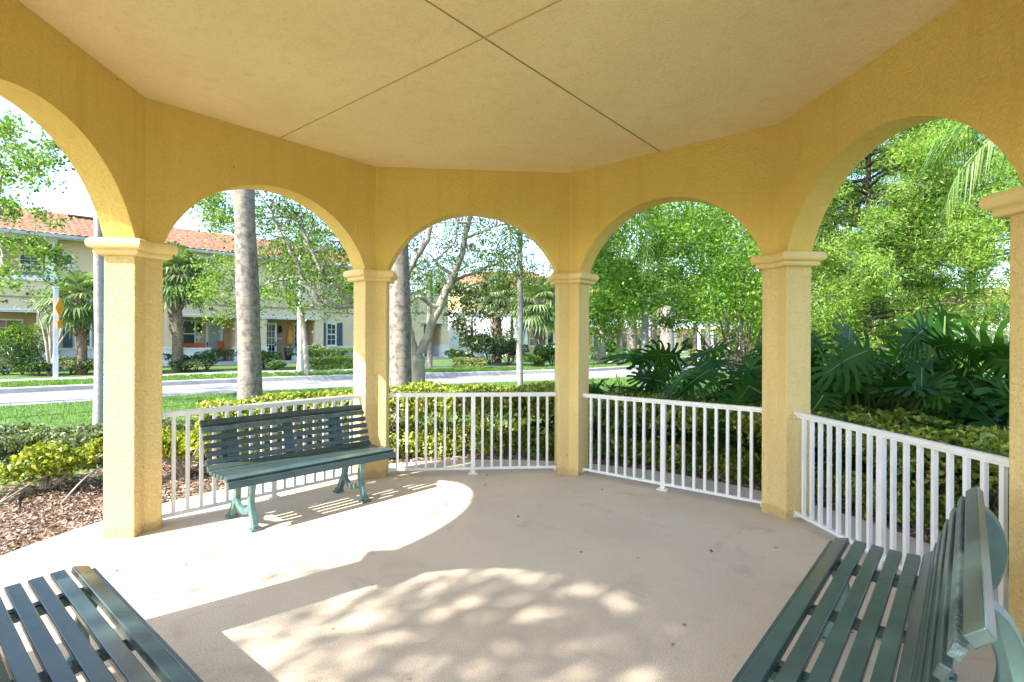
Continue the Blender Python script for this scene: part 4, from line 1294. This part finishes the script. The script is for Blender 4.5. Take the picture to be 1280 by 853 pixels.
# trees behind the camera's left shoulder whose shade falls on the patio
D_SUN = np.array([cos(radians(34)), sin(radians(34))])
TEL = math.tan(radians(41))
def shade_clumps(n, q0, q1, s0, s1, Lh):
    """clumps that shade patio spots (along q = across the sun, s = along the sun)"""
    out = []
    for _ in range(n):
        q = rng.uniform(q0, q1); s_ = rng.uniform(s0, s1); L = Lh + rng.normal(0, .8)
        g = D_SUN * s_ + np.array([D_SUN[1], -D_SUN[0]]) * q - D_SUN * L
        out.append((g[0], g[1], L * TEL))
    return out
T = shade_clumps(230, -.42, 2.4, -2.6, 1.9, 9.5)
b = np.mean(np.array(T), 0); b = g0((b[0], b[1]))
T += shade_clumps(90, .35, 2.3, -1.0, 1.7, 9.5)
tree('shade_tree', b, (0, 0), 4.6, .17, (b[0], b[1], 7), (2, 2, 1.5), 0, 17, .40, .17, MT['elm'], MT['bark'], 'tree behind the viewer whose leaves dapple the patio floor', clumps=T)

# ------------------------------------------------------------------ sign
c = g0(at(70, 484, 19.6)); t = thing('traffic_sign', c, 'yellow diamond sign seen edge-on on a pale square post', 'traffic sign')
ang = YAW + pi / 2 + radians(20)
vd = at(70, 400, 19.6)[:2] - CAM; va = atan2(vd[1], vd[0])
m = M(); m.box(c + (0, 0, 1.62), (.145, .145, 3.4), .7); m.build('post', MT['post'], t, bevel=.01)
m = M(); m.box(c + (0, 0, 3.36), (.19, .19, .05), .7); m.build('post_cap', MT['post'], t, bevel=.01)
sa = va - radians(20)          # sign plane contains a direction 20 deg off the view line
dx_ = np.array([cos(sa), sin(sa), 0]); nn_ = np.array([-sin(sa), cos(sa), 0])
ctr = c + (0, 0, 2.62) - nn_ * .12 + dx_ * .0
R = np.array([dx_, nn_, [0, 0, 1]]).T
R45 = np.array([[cos(pi / 4), 0, sin(pi / 4)], [0, 1, 0], [-sin(pi / 4), 0, cos(pi / 4)]])
m = M(); m.box(ctr, (.56, .012, .56), mat=R @ R45); m.build('diamond_plate', MT['signy'], t, bevel=.004)
m = M(); m.box(ctr + (0, 0, -.62), (.42, .012, .28), mat=R); m.build('small_plate', MT['signy'], t, bevel=.003)

# ------------------------------------------------------------------ houses
class Frame:
    def __init__(s, o, ang): s.o = np.asarray(o, float)[:2]; s.a = ang; s.t = np.array([cos(ang), sin(ang)]); s.n = np.array([-sin(ang), cos(ang)])
    def p(s, u, e, z): q = s.o + s.t * u + s.n * e; return np.array([q[0], q[1], z])
    def box(s, m, u0, u1, e0, e1, z0, z1): m.box(s.p((u0 + u1) / 2, (e0 + e1) / 2, (z0 + z1) / 2), (abs(u1 - u0), abs(e1 - e0), abs(z1 - z0)), s.a); return m


def window(F, par, u0, u1, z0, z1, e, cols=2, rows=4, fw=.07, glass='glass', name='window'):
    m = M(); d = .07
    F.box(m, u0, u0 + fw, e - d, e, z0, z1); F.box(m, u1 - fw, u1, e - d, e, z0, z1)
    F.box(m, u0 + fw, u1 - fw, e - d, e, z1 - fw, z1); F.box(m, u0 + fw, u1 - fw, e - d, e, z0, z0 + fw)
    w = u1 - u0 - 2 * fw; h = z1 - z0 - 2 * fw
    for i in range(1, cols): F.box(m, u0 + fw + w * i / cols - .012, u0 + fw + w * i / cols + .012, e - d + .012, e - .012, z0 + fw, z1 - fw)
    for j in range(1, rows):
        k = .03 if j * 2 == rows else .012
        F.box(m, u0 + fw, u1 - fw, e - d + .010, e - .010, z0 + fw + h * j / rows - k, z0 + fw + h * j / rows + k)
    o = m.build(name, MT['trim'], par)
    m = M(); F.box(m, u0 + fw, u1 - fw, e - .035, e - .028, z0 + fw, z1 - fw); m.build('pane', MT[glass], o)
    if name == 'window':
        m = M(); F.box(m, u0 - .06, u1 + .06, e - .12, e - .001, z0 - .07, z0 - .002); m.build('sill', MT['trim'], o)
    return o


def tile_roof(F, par, u0, u1, e0, z0, e1, z1, period=.28, hipL=0, hipR=0, name='roof'):
    """one pitch of barrel tiles from the eave (e0, z0) to the ridge (e1, z1)"""
    nu = int((u1 - u0) / period * 6); nr_ = max(4, int(math.hypot(e1 - e0, z1 - z0) / .40))
    us = np.linspace(0, 1, nu + 1)
    v = []; rows = []
    for j in range(nr_):
        rows += [(j / nr_, .035), ((j + .999) / nr_, 0.0)]
    for r_, lift in rows:
        a = u0 + hipL * r_; b = u1 - hipR * r_
        uu = a + (b - a) * us
        hh = .045 * np.abs(np.sin(pi * uu / period)) + lift
        e = e0 + (e1 - e0) * r_; z = z0 + (z1 - z0) * r_
        q = F.o + np.outer(uu, F.t) + F.n * e
        v.append(np.stack([q[:, 0], q[:, 1], z + hh], 1))
    v = np.concatenate(v); n = nu + 1
    f = [(r * n + i, r * n + i + 1, (r + 1) * n + i + 1, (r + 1) * n + i) for r in range(len(rows) - 1) for i in range(nu)]
    m = M(); m.add(v, np.array(f)); return m.build(name, MT['tile'], par)


H1 = Frame((-20.5233, 22.0358), th39)
h = thing('row_house', H1.p(8, 3, 0), 'tan two-storey row house with terracotta tile roof across the road', 'house')
W = M(); PL = M()
Z1 = 4.12
def porch(F, W, _p, _t, s0, s1, o0, o1, ztop, depth=1.6, zb=2.72):
    TD = M()
    F.box(W, s0, o0, 0, .3, .95, ztop); F.box(W, o1, s1, 0, .3, .95, ztop); F.box(W, o0, o1, 0, .3, zb, ztop)
    F.box(W, s0, s0 + .28, .3, depth, .95, ztop); F.box(W, s1 - .28, s1, .3, depth, .95, ztop)
    PL = M(); F.box(PL, s0 - .03, o0 + .03, -.04, .34, -.3, .95); F.box(PL, s0 - .01, s0 + .29, .34, depth, -.3, .95); PL.build('plinth', MT['whitew'], h)
    PL = M(); F.box(PL, o1 - .03, s1 + .03, -.04, .34, -.3, .95); F.box(PL, s1 - .29, s1 + .01, .34, depth, -.3, .95); PL.build('plinth', MT['whitew'], h)
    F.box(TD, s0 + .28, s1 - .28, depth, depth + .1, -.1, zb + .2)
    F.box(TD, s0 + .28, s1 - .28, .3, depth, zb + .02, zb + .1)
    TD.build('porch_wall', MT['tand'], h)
TD = M()
porch(H1, W, PL, TD, -8, 1.95, -6.5, 1.2, Z1)
porch(H1, W, PL, TD, 6.3, 10.1, 7.05, 9.72, 6.2)
porch(H1, W, PL, TD, 10.9, 14.9, 11.4, 14.35, 6.2)
porch(H1, W, PL, TD, 20.3, 24.85, 22.6, 24.3, 4.82)
# facades between the porches and the storey behind
for a, b_ in ((1.95, 6.3), (10.1, 10.9), (14.9, 20.3)):
    H1.box(W, a, b_, .55, .9, .95, 6.2); PL = M(); H1.box(PL, a, b_, .50, .9, -.3, .95); PL.build('plinth', MT['whitew'], h)
for a, b_ in ((-8, 1.95), ):
    H1.box(W, a, b_, 1.7, 2.0, Z1 + .002, 6.2)
H1.box(W, -8, 20.3, 2.002, 9.8, -.3, 6.2)
H1.box(W, 20.302, 24.8, 1.75, 9.5, -.3, 4.6)
W.build('wall', MT['tan'], h); 
for s0, s1, z in ((-8.03, 1.98, 3.34), (6.27, 10.13, 3.34), (10.87, 14.93, 3.34), (20.27, 24.88, 3.40)):
    m = M(); H1.box(m, s0, s1, -.035, -.001, z, z + .07); m.build('moulding', MT['band'], h)
for s0, s1 in ((1.985, 6.26), (14.94, 20.26)):
    m = M(); H1.box(m, s0, s1, .51, .549, 3.20, 3.26); m.build('moulding', MT['band'], h)
for s0, s1 in ((-6.8, 1.30), (6.95, 9.85), (11.1, 14.65), (22.35, 24.55)):
    m = M(); H1.box(m, s0, s1, -.10, -.001, 2.68, 2.76); H1.box(m, s0 - .06, s1 + .06, -.16, -.001, 2.762, 2.83); m.build('door_cornice', MT['trim'], h)
for s_ in (.9, 7.45, 9.2, 12.9, 14.2, -2.5):
    m = M(); m.tube([H1.p(s_, .01, 3.52), H1.p(s_, -.04, 3.52)], .08, 10); m.build('round_vent', MT['rust'], h)
m = M(); H1.box(m, 8.28, 8.52, -.2, -.161, 2.74, 2.93); m.build('keystone', MT['trim'], h)
# plinth caps
for s0, s1 in ((-8.1, -6.4), (1.12, 2.05), (6.22, 7.13), (9.64, 10.18), (10.82, 11.48), (14.27, 14.98), (20.22, 22.7), (24.22, 24.95)):
    m = M(); H1.box(m, s0, s1, -.09, .36, .951, 1.03); m.build('plinth_cap', MT['trim'], h)
for s0, s1 in ((1.96, 6.29), (14.91, 20.29)):
    m = M(); H1.box(m, s0 + .02, s1 - .02, .46, .548, .951, 1.02); m.build('plinth_cap', MT['trim'], h)
# porch half walls
m = M(); H1.box(m, 7.09, 8.42, .02, .22, -.2, .92); H1.box(m, 7.09, 8.45, -.02, .26, .921, 1.0); m.build('porch_parapet', MT['trim'], h)
m = M(); H1.box(m, 12.75, 14.3, .02, .24, -.2, .92); H1.box(m, 12.72, 14.3, -.02, .28, .921, 1.0); m.build('porch_parapet', MT['trim'], h)
# porch floors and steps
for a, b_ in ((7.0, 9.8), (11.3, 14.4), (22.5, 24.4), (-6.6, 1.3)):
    m = M(); H1.box(m, a, b_, .3, 1.58, -.2, .22); m.build('porch_floor', MT['walk'], h)
for a, b_ in ((8.5, 9.7), (11.5, 12.7), (22.7, 24.2)):
    m = M(); H1.box(m, a, b_, -.35, .015, -.2, .20); H1.box(m, a, b_, -.70, -.352, -.2, .13); H1.box(m, a, b_, -1.05, -.702, -.2, .07); m.build('steps', MT['walk'], h)
# windows, shutters, doors
window(H1, h, 2.60, 3.25, 1.06, 2.55, .549); window(H1, h, 15.32, 16.0, 1.06, 2.55, .549)
window(H1, h, 7.3, 8.05, 1.0, 2.55, 1.599, 1, 2)
window(H1, h, 13.6, 14.05, .9, 2.5, 1.599)
for a, b_ in ((2.18, 2.52), (3.33, 3.67), (14.97, 15.27), (16.08, 16.45)):
    m = M(); H1.box(m, a, b_, .50, .549, 1.06, 2.55)
    for j in range(14): H1.box(m, a + .04, b_ - .04, .482, .499, 1.14 + j * .098, 1.20 + j * .098)
    m.build('shutter', MT['shut'], h)
window(H1, h, .62, 1.5, 4.45, 5.55, 1.699); window(H1, h, -4.0, -3.0, 4.45, 5.55, 1.699)
window(H1, h, 2.15, 2.55, 5.0, 5.55, .549, 1, 1); window(H1, h, 15.4, 16.6, 4.6, 6.0, .549)
window(H1, h, 7.6, 8.8, 4.6, 6.0, -.001); window(H1, h, 12.2, 13.4, 4.6, 6.0, -.001); window(H1, h, 4.6, 5.5, 4.6, 5.9, .549)
d = window(H1, h, 8.55, 9.45, .22, 2.45, 1.599, 1, 1, .14, 'sheer', 'door')
m = M(); m.tube([H1.p(8.64, 1.50, 1.15), H1.p(8.64, 1.45, 1.15)], .03, 8); H1.box(m, 8.61, 8.67, 1.50, 1.529, 1.05, 1.30); m.build('handle', MT['black'], d)
d = window(H1, h, 11.55, 12.35, .22, 2.5, 1.05, 3, 5, .12, 'glass', 'door')
m = M(); m.tube([H1.p(12.28, .97, 1.15), H1.p(12.28, .90, 1.15)], .03, 8); H1.box(m, 12.25, 12.31, .955, .979, 1.05, 1.30); m.build('handle', MT['black'], d)
d = window(H1, h, 22.9, 23.7, .22, 2.4, 1.599, 1, 1, .14, 'sheer', 'door')
d = window(H1, h, -2.2, -1.2, .22, 2.4, 1.599, 1, 1, .14, 'sheer', 'door'); window(H1, h, -.4, .8, .9, 2.4, 1.599)
for s_, e in ((8.22, 1.6), (12.72, 1.6)):
    m = M(); H1.box(m, s_ - .05, s_ + .05, e - .03, e - .001, 1.85, 2.25); H1.box(m, s_ - .09, s_ + .09, e - .22, e - .06, 1.90, 2.22)
    m.tube([H1.p(s_, e - .14, 2.22), H1.p(s_, e - .14, 2.36)], [.11, .01], 6); m.build('wall_lantern', MT['black'], h)
m = M(); H1.box(m, 7.98, 8.4, 1.55, 1.599, 1.53, 1.64); H1.box(m, 8.15, 8.23, 1.545, 1.599, 1.33, 1.86); m.build('wall_cross', MT['trim'], h)
m = M(); H1.box(m, 12.55, 12.9, 1.5, 1.599, 1.46, 1.58); m.build('mailbox', MT['trim'], h)
# balcony of the left unit
m = M(); H1.box(m, -8.1, 2.05, -.10, .4, Z1 + .002, Z1 + .10); H1.box(m, -8.05, 2.0, -.05, .3, Z1 + .102, Z1 + .22); m.build('balcony_ledge', MT['trim'], h)
m = M(); H1.box(m, -8, 2.0, .3, 1.69, Z1 + .001, Z1 + .1); m.build('balcony_floor', MT['walk'], h)
for s_ in (1.68, -.9, -3.6, -6.2):
    m = M(); H1.box(m, s_ - .17, s_ + .17, 0.02, .30, Z1 + .222, 6.02); H1.box(m, s_ - .23, s_ + .23, -.03, .34, 5.90, 6.022); H1.box(m, s_ - .22, s_ + .22, -.03, .34, Z1 + .223, Z1 + .45); m.build('balcony_column', MT['trim'], h)
m = M(); H1.box(m, -8, 1.95, 0, .32, 6.03, 6.2); m.build('balcony_beam', MT['trim'], h)
tile_roof(H1, h, -12, 20.8, -.55, 6.28, 5.0, 8.25, hipR=3)
tile_roof(H1, h, -12, 20.8, 10.4, 6.28, 5.02, 8.25, hipR=3)
tile_roof(H1, h, -9, 2.5, -.95, 6.20, 1.6, 7.2, hipR=1.8)
m = M(); H1.box(m, 2.55, 20.8, -.68, -.54, 6.14, 6.28); m.build('gutter', MT['grout'], h)
m = M(); H1.box(m, -9, 2.54, -1.08, -.94, 6.08, 6.22); m.build('gutter', MT['grout'], h)
m = M(); H1.box(m, -12, 20.4, -.5, .5, 6.202, 6.24); H1.box(m, -8.5, 2.4, -.9, .0, 6.15, 6.199); m.build('soffit', MT['trim'], h)
m = M(); H1.box(m, 2.6, 5.1, 4.0, 4.3, 8.02, 8.10); m.build('ridge_vent', MT['rust'], h)
m = M(); H1.box(m, 20.2, 24.98, -.12, .42, 4.822, 4.95); H1.box(m, 20.2, 24.98, .42, 9.6, 4.61, 4.80); m.build('parapet_coping', MT['grout'], h)
for s_, txt in ((8.4, '48'), (.12, '44')):
    cu = bpy.data.curves.new('number', 'FONT'); cu.body = txt; cu.size = .26; cu.extrude = .012; cu.align_x = 'CENTER'
    o = bpy.data.objects.new('tmp', cu); COL.objects.link(o)
    dg = bpy.context.evaluated_depsgraph_get(); me = bpy.data.meshes.new_from_object(o.evaluated_get(dg)); bpy.data.objects.remove(o)
    vs = np.array([v.co[:] for v in me.vertices]); fs = [tuple(p.vertices) for p in me.polygons]
    q = H1.p(s_, -.014, 3.06)
    vs = q + np.outer(vs[:, 0], [H1.t[0], H1.t[1], 0]) + np.outer(vs[:, 1], [0, 0, 1]) + np.outer(vs[:, 2], [-H1.n[0], -H1.n[1], 0])
    m = M(); m.add(vs, fs); m.build('house_number', MT['black'], h)

# porch things
def rocker(F, s_, e, label, mt, ang=0.0):
    p = F.p(s_, e, .22); t = thing('rocking_chair', p, label, 'chair', rz=F.a + ang)
    m = M(); m.box((0, 0, .42), (.50, .46, .04)); m.build('seat', MT[mt], t, local=True, bevel=.01)
    m = M()
    for i in range(6): m.box((-.2 + .08 * i, .25, .78), (.06, .02, .70), mat=np.array([[1, 0, 0], [0, cos(.2), sin(.2)], [0, -sin(.2), cos(.2)]]))
    m.box((0, .31, 1.10), (.50, .03, .08)); m.build('backrest', MT[mt], t, local=True)
    for x in (-.24, .24):
        for y in (-.2, .2):
            m = M(); m.tube([(x, y, .05), (x, y, .64 if y < 0 else .5)], .02, 6); m.build('leg', MT['black'], t, local=True)
        m = M(); m.box((x, 0, .65), (.08, .5, .025)); m.build('armrest', MT[mt], t, local=True)
        m = M(); m.tube(catmull([(x, -.42, .09), (x, -.1, .03), (x, .2, .03), (x, .5, .12)], 4), .018, 6); m.build('rocker', MT['black'], t, local=True)
    return t
rocker(H1, 9.35, .75, 'orange rocking chair on the first tan porch', 'orange', .5)
t = thing('porch_bench', H1.p(7.75, .8, .22), 'long orange bench behind the white parapet of the first porch', 'bench', rz=H1.a)
m = M(); m.box((0, 0, .45), (1.2, .45, .05)); m.build('seat', MT['orange'], t, local=True)
m = M(); m.box((0, .22, .86), (1.3, .04, .34)); m.build('backrest', MT['orange'], t, local=True)
for x in (-.55, .55):
    m = M(); m.box((x, 0, .22), (.05, .4, .42)); m.build('leg', MT['orange'], t, local=True)
t = thing('patio_umbrella', H1.p(13.1, .85, .22), 'folded orange umbrella standing on the second tan porch', 'umbrella')
q = H1.p(13.1, .85, 0); m = M(); m.tube([q + (0, 0, .22), q + (0, 0, 2.62)], .022, 6); m.build('pole', MT['black'], t)
m = M(); m.tube([q + (0, 0, 1.1), q + (0, 0, 1.3), q + (0, 0, 2.0), q + (0, 0, 2.6)], [.17, .24, .17, .03], 10); m.build('canopy', MT['umb'], t, smooth=True)
m = M(); m.tube([q + (0, 0, .22), q + (0, 0, .30)], [.25, .18], 12); m.build('base', MT['black'], t)
t = thing('plant_pot', H1.p(12.62, -.15, .2), 'dark round pot at the end of the second porch parapet', 'pot'); q = H1.p(12.62, -.15, 0)
m = M(); m.tube([q + (0, 0, .20), q + (0, 0, .7), q + (0, 0, .95)], [.16, .25, .27], 12); m.build('bowl', MT['black'], t, smooth=True)


def far_house(label, name, F, length, zt, wall, nun, depth=9, colw=.34, zb=2.75, roofe=.6, rise=2.3, doorm='yelw', second=True):
    h = thing(name, F.p(length / 2, 2, 0), label, 'house')
    W = M(); F.box(W, 0, length, 1.8, depth, -.3, zt); un = length / nun
    F.box(W, 0, length, .28, 1.78, zb + .05, zb + .25)
    W.build('wall', MT[wall], h)
    m = M(); F.box(m, -.1, length + .1, 0, .26, zb, zb + .95); F.box(m, -.15, length + .15, -.06, .27, zb + .952, zb + 1.05); m.build('porch_beam', MT['trim'], h)
    for i in range(nun + 1):
        for dlt in ((-.9, .9) if 0 < i < nun else (0.2,)):
            s_ = min(max(i * un + dlt, .2), length - .2)
            m = M(); F.box(m, s_ - colw / 2, s_ + colw / 2, 0.02, .25, 0, zb - .001); F.box(m, s_ - colw * .75, s_ + colw * .75, -.06, .30, -.2, .9); m.build('porch_column', MT['trim'], h)
    for i in range(nun):
        c0 = i * un + un / 2
        window(F, h, c0 - 1.5, c0 - .5, .9, 2.3, 1.799, 2, 2); window(F, h, c0 + .4, c0 + 1.3, .15, 2.35, 1.799, 1, 1, .14, 'glass', 'door')
        if second: window(F, h, c0 - 1.4, c0 - .3, zb + 1.6, zb + 2.9, 1.799); window(F, h, c0 + .4, c0 + 1.5, zb + 1.6, zb + 2.9, 1.799)
    tile_roof(F, h, -.6, length + .6, -.0 + roofe, zt + .05, depth / 2 + .9, zt + rise, hipL=3.0, hipR=3.0, period=.45)
    tile_roof(F, h, -.6, length + .6, depth + .6, zt + .05, depth / 2 + .92, zt + rise, hipL=3.0, hipR=3.0, period=.45)
    m = M(); F.box(m, -.6, length + .6, roofe - .14, roofe + 1.19, zt + .001, zt + .045); m.build('soffit', MT['trim'], h)
    m = M(); F.box(m, 0, length, -.02 + .28, 1.79, -.2, .15); m.build('porch_floor', MT['walk'], h)
    return h


def frame2(pa, Da, pb, Db):
    a = at(pa, 430, Da)[:2]; b_ = at(pb, 430, Db)[:2]; d = b_ - a
    return Frame(a, atan2(d[1], d[0])), float(np.linalg.norm(d))


F2, L2 = frame2(655, 47, 726, 50)
far_house('yellow house with tile roof seen past the slim pole', 'yellow_house', F2, L2, 6.1, 'yelw', 1)
F3, L3 = frame2(566, 44, 652, 46)
h = thing('white_house', F3.p(L3 / 2, 2, 0), 'long plain white wall of a house with yellow upper storey', 'house')
m = M(); F3.box(m, 0, L3, 0, 7, -.3, 3.65); m.build('wall', MT['whitew'], h)
m = M(); F3.box(m, -.1, L3 + .1, -.08, 7.05, 3.652, 3.78); m.build('coping', MT['grout'], h)
m = M(); F3.box(m, 1.2, L3, 2.5, 9, 3.8, 6.1); m.build('upper_wall', MT['yelw'], h)
window(F3, h, 3.4, 4.5, 4.4, 5.7, 2.499)
tile_roof(F3, h, .4, L3 + 4, 1.8, 6.15, 6, 8.0, hipL=3, hipR=3, period=.45)
F4, L4 = frame2(728, 52, 838, 56)
far_house('yellow row house with white porch columns behind the philodendrons', 'yellow_house', F4, L4, 6.1, 'yelw', 3)
F5, L5 = frame2(842, 57, 990, 64)
far_house('pale yellow row house right of the white lamp post', 'yellow_house', F5, L5, 6.1, 'yelw', 4)
F6, L6 = frame2(1150, 64, 1330, 62)
far_house('white house with tile roof far off in the right arch', 'white_house', F6, L6, 6.0, 'whitew', 4)
# trees beyond the houses
for i, (px, D, R_, hh, mt, lb) in enumerate([(775, 34, 3.2, 9.5, 'elm', 'leafy tree rising before the yellow row house, left one'), (870, 36, 3.4, 10, 'elm', 'leafy tree rising above the white lamp post'), (950, 33, 3.2, 9.5, 'oak', 'leafy tree rising behind the dark multi-stemmed tree'), (560, 62, 3.5, 8, 'oak', 'distant tree above the end of the tan row house'), (720, 75, 4.5, 9, 'elm', 'distant tree behind the yellow house by the pole'), (800, 72, 5, 10, 'oak', 'distant tree behind the yellow row house, left part'), (900, 78, 5.5, 10.5, 'elm', 'distant tree behind the yellow row house, right part'), (1010, 60, 5, 9.5, 'oak', 'distant tree behind the pillar left of the right arch'), (1100, 70, 5.5, 10, 'elm', 'distant tree left of the far white house'), (1300, 80, 6, 10, 'oak', 'distant tree right of the far white house')]):
    c = g0(at(px, 430, D)); c[2] = 0
    tree('distant_tree', c, (0, 0), hh * .45, .25, (c[0], c[1], hh * .62), (R_, R_, hh * .36), 70, 90, .24 * R_ * .8, .006 * D + .03, MT[mt], MT['bark'], lb, group='distant trees beyond the houses')

# ------------------------------------------------------------------ light, sky, camera
SUN_EL, SUN_DIR = radians(41), np.array([-cos(radians(34)), -sin(radians(34))])   # towards the sun
sun = bpy.data.lights.new('sun', 'SUN'); so = bpy.data.objects.new('sun', sun); COL.objects.link(so)
sun.energy = 2.6; sun.angle = radians(.55); sun.color = (1.0, .972, .915)
dvec = Vector((SUN_DIR[0] * cos(SUN_EL), SUN_DIR[1] * cos(SUN_EL), sin(SUN_EL)))
so.rotation_euler = dvec.to_track_quat('Z', 'Y').to_euler(); so.location = (-20, -15, 20)
w = bpy.data.worlds.new('World'); SC.world = w; w.use_nodes = True
t = w.node_tree; t.nodes.clear()
sky = t.nodes.new('ShaderNodeTexSky'); sky.sky_type = 'NISHITA'; sky.sun_disc = False
sky.sun_elevation = SUN_EL; sky.sun_rotation = atan2(SUN_DIR[0], SUN_DIR[1])
sky.air_density = .85; sky.dust_density = .7; sky.ozone_density = 1.0; sky.altitude = 0
bg = t.nodes.new('ShaderNodeBackground'); bg.inputs['Strength'].default_value = .125
ow = t.nodes.new('ShaderNodeOutputWorld')
t.links.new(sky.outputs[0], bg.inputs['Color']); t.links.new(bg.outputs[0], ow.inputs['Surface'])

cam = bpy.data.cameras.new('camera'); co = bpy.data.objects.new('camera', cam); COL.objects.link(co)
cam.sensor_width = 36; cam.lens = FPX / 1280 * 36; cam.clip_start = .05; cam.clip_end = 2000
cam.shift_x = -(636.4 - 640) / 1280 ; cam.shift_y = (423.9 - 426.5) / 1280
f3 = Vector((FW[0], FW[1], 0)); r3 = Vector((RT[0], RT[1], 0)); u3 = Vector((0, 0, 1))
# roll about the viewing axis
r4 = r3 * cos(ROLL) + u3 * -sin(ROLL); u4 = u3 * cos(ROLL) + r3 * sin(ROLL)
Mx = Matrix((r4, u4, -f3)).transposed().to_4x4(); Mx.translation = Vector((CAM[0], CAM[1], EYE))
co.matrix_world = Mx
SC.camera = co
vs = SC.view_settings; vs.view_transform = 'Standard'; vs.look = 'None'; vs.exposure = 2.5; vs.gamma = 1; vs.use_curve_mapping = False
SC.cycles.use_denoising = True
SC.cycles.max_bounces = 8; SC.cycles.diffuse_bounces = 5; SC.cycles.glossy_bounces = 4; SC.cycles.transmission_bounces = 4; SC.cycles.transparent_max_bounces = 8
SC.cycles.sample_clamp_indirect = 8
SC.render.engine = 'CYCLES'
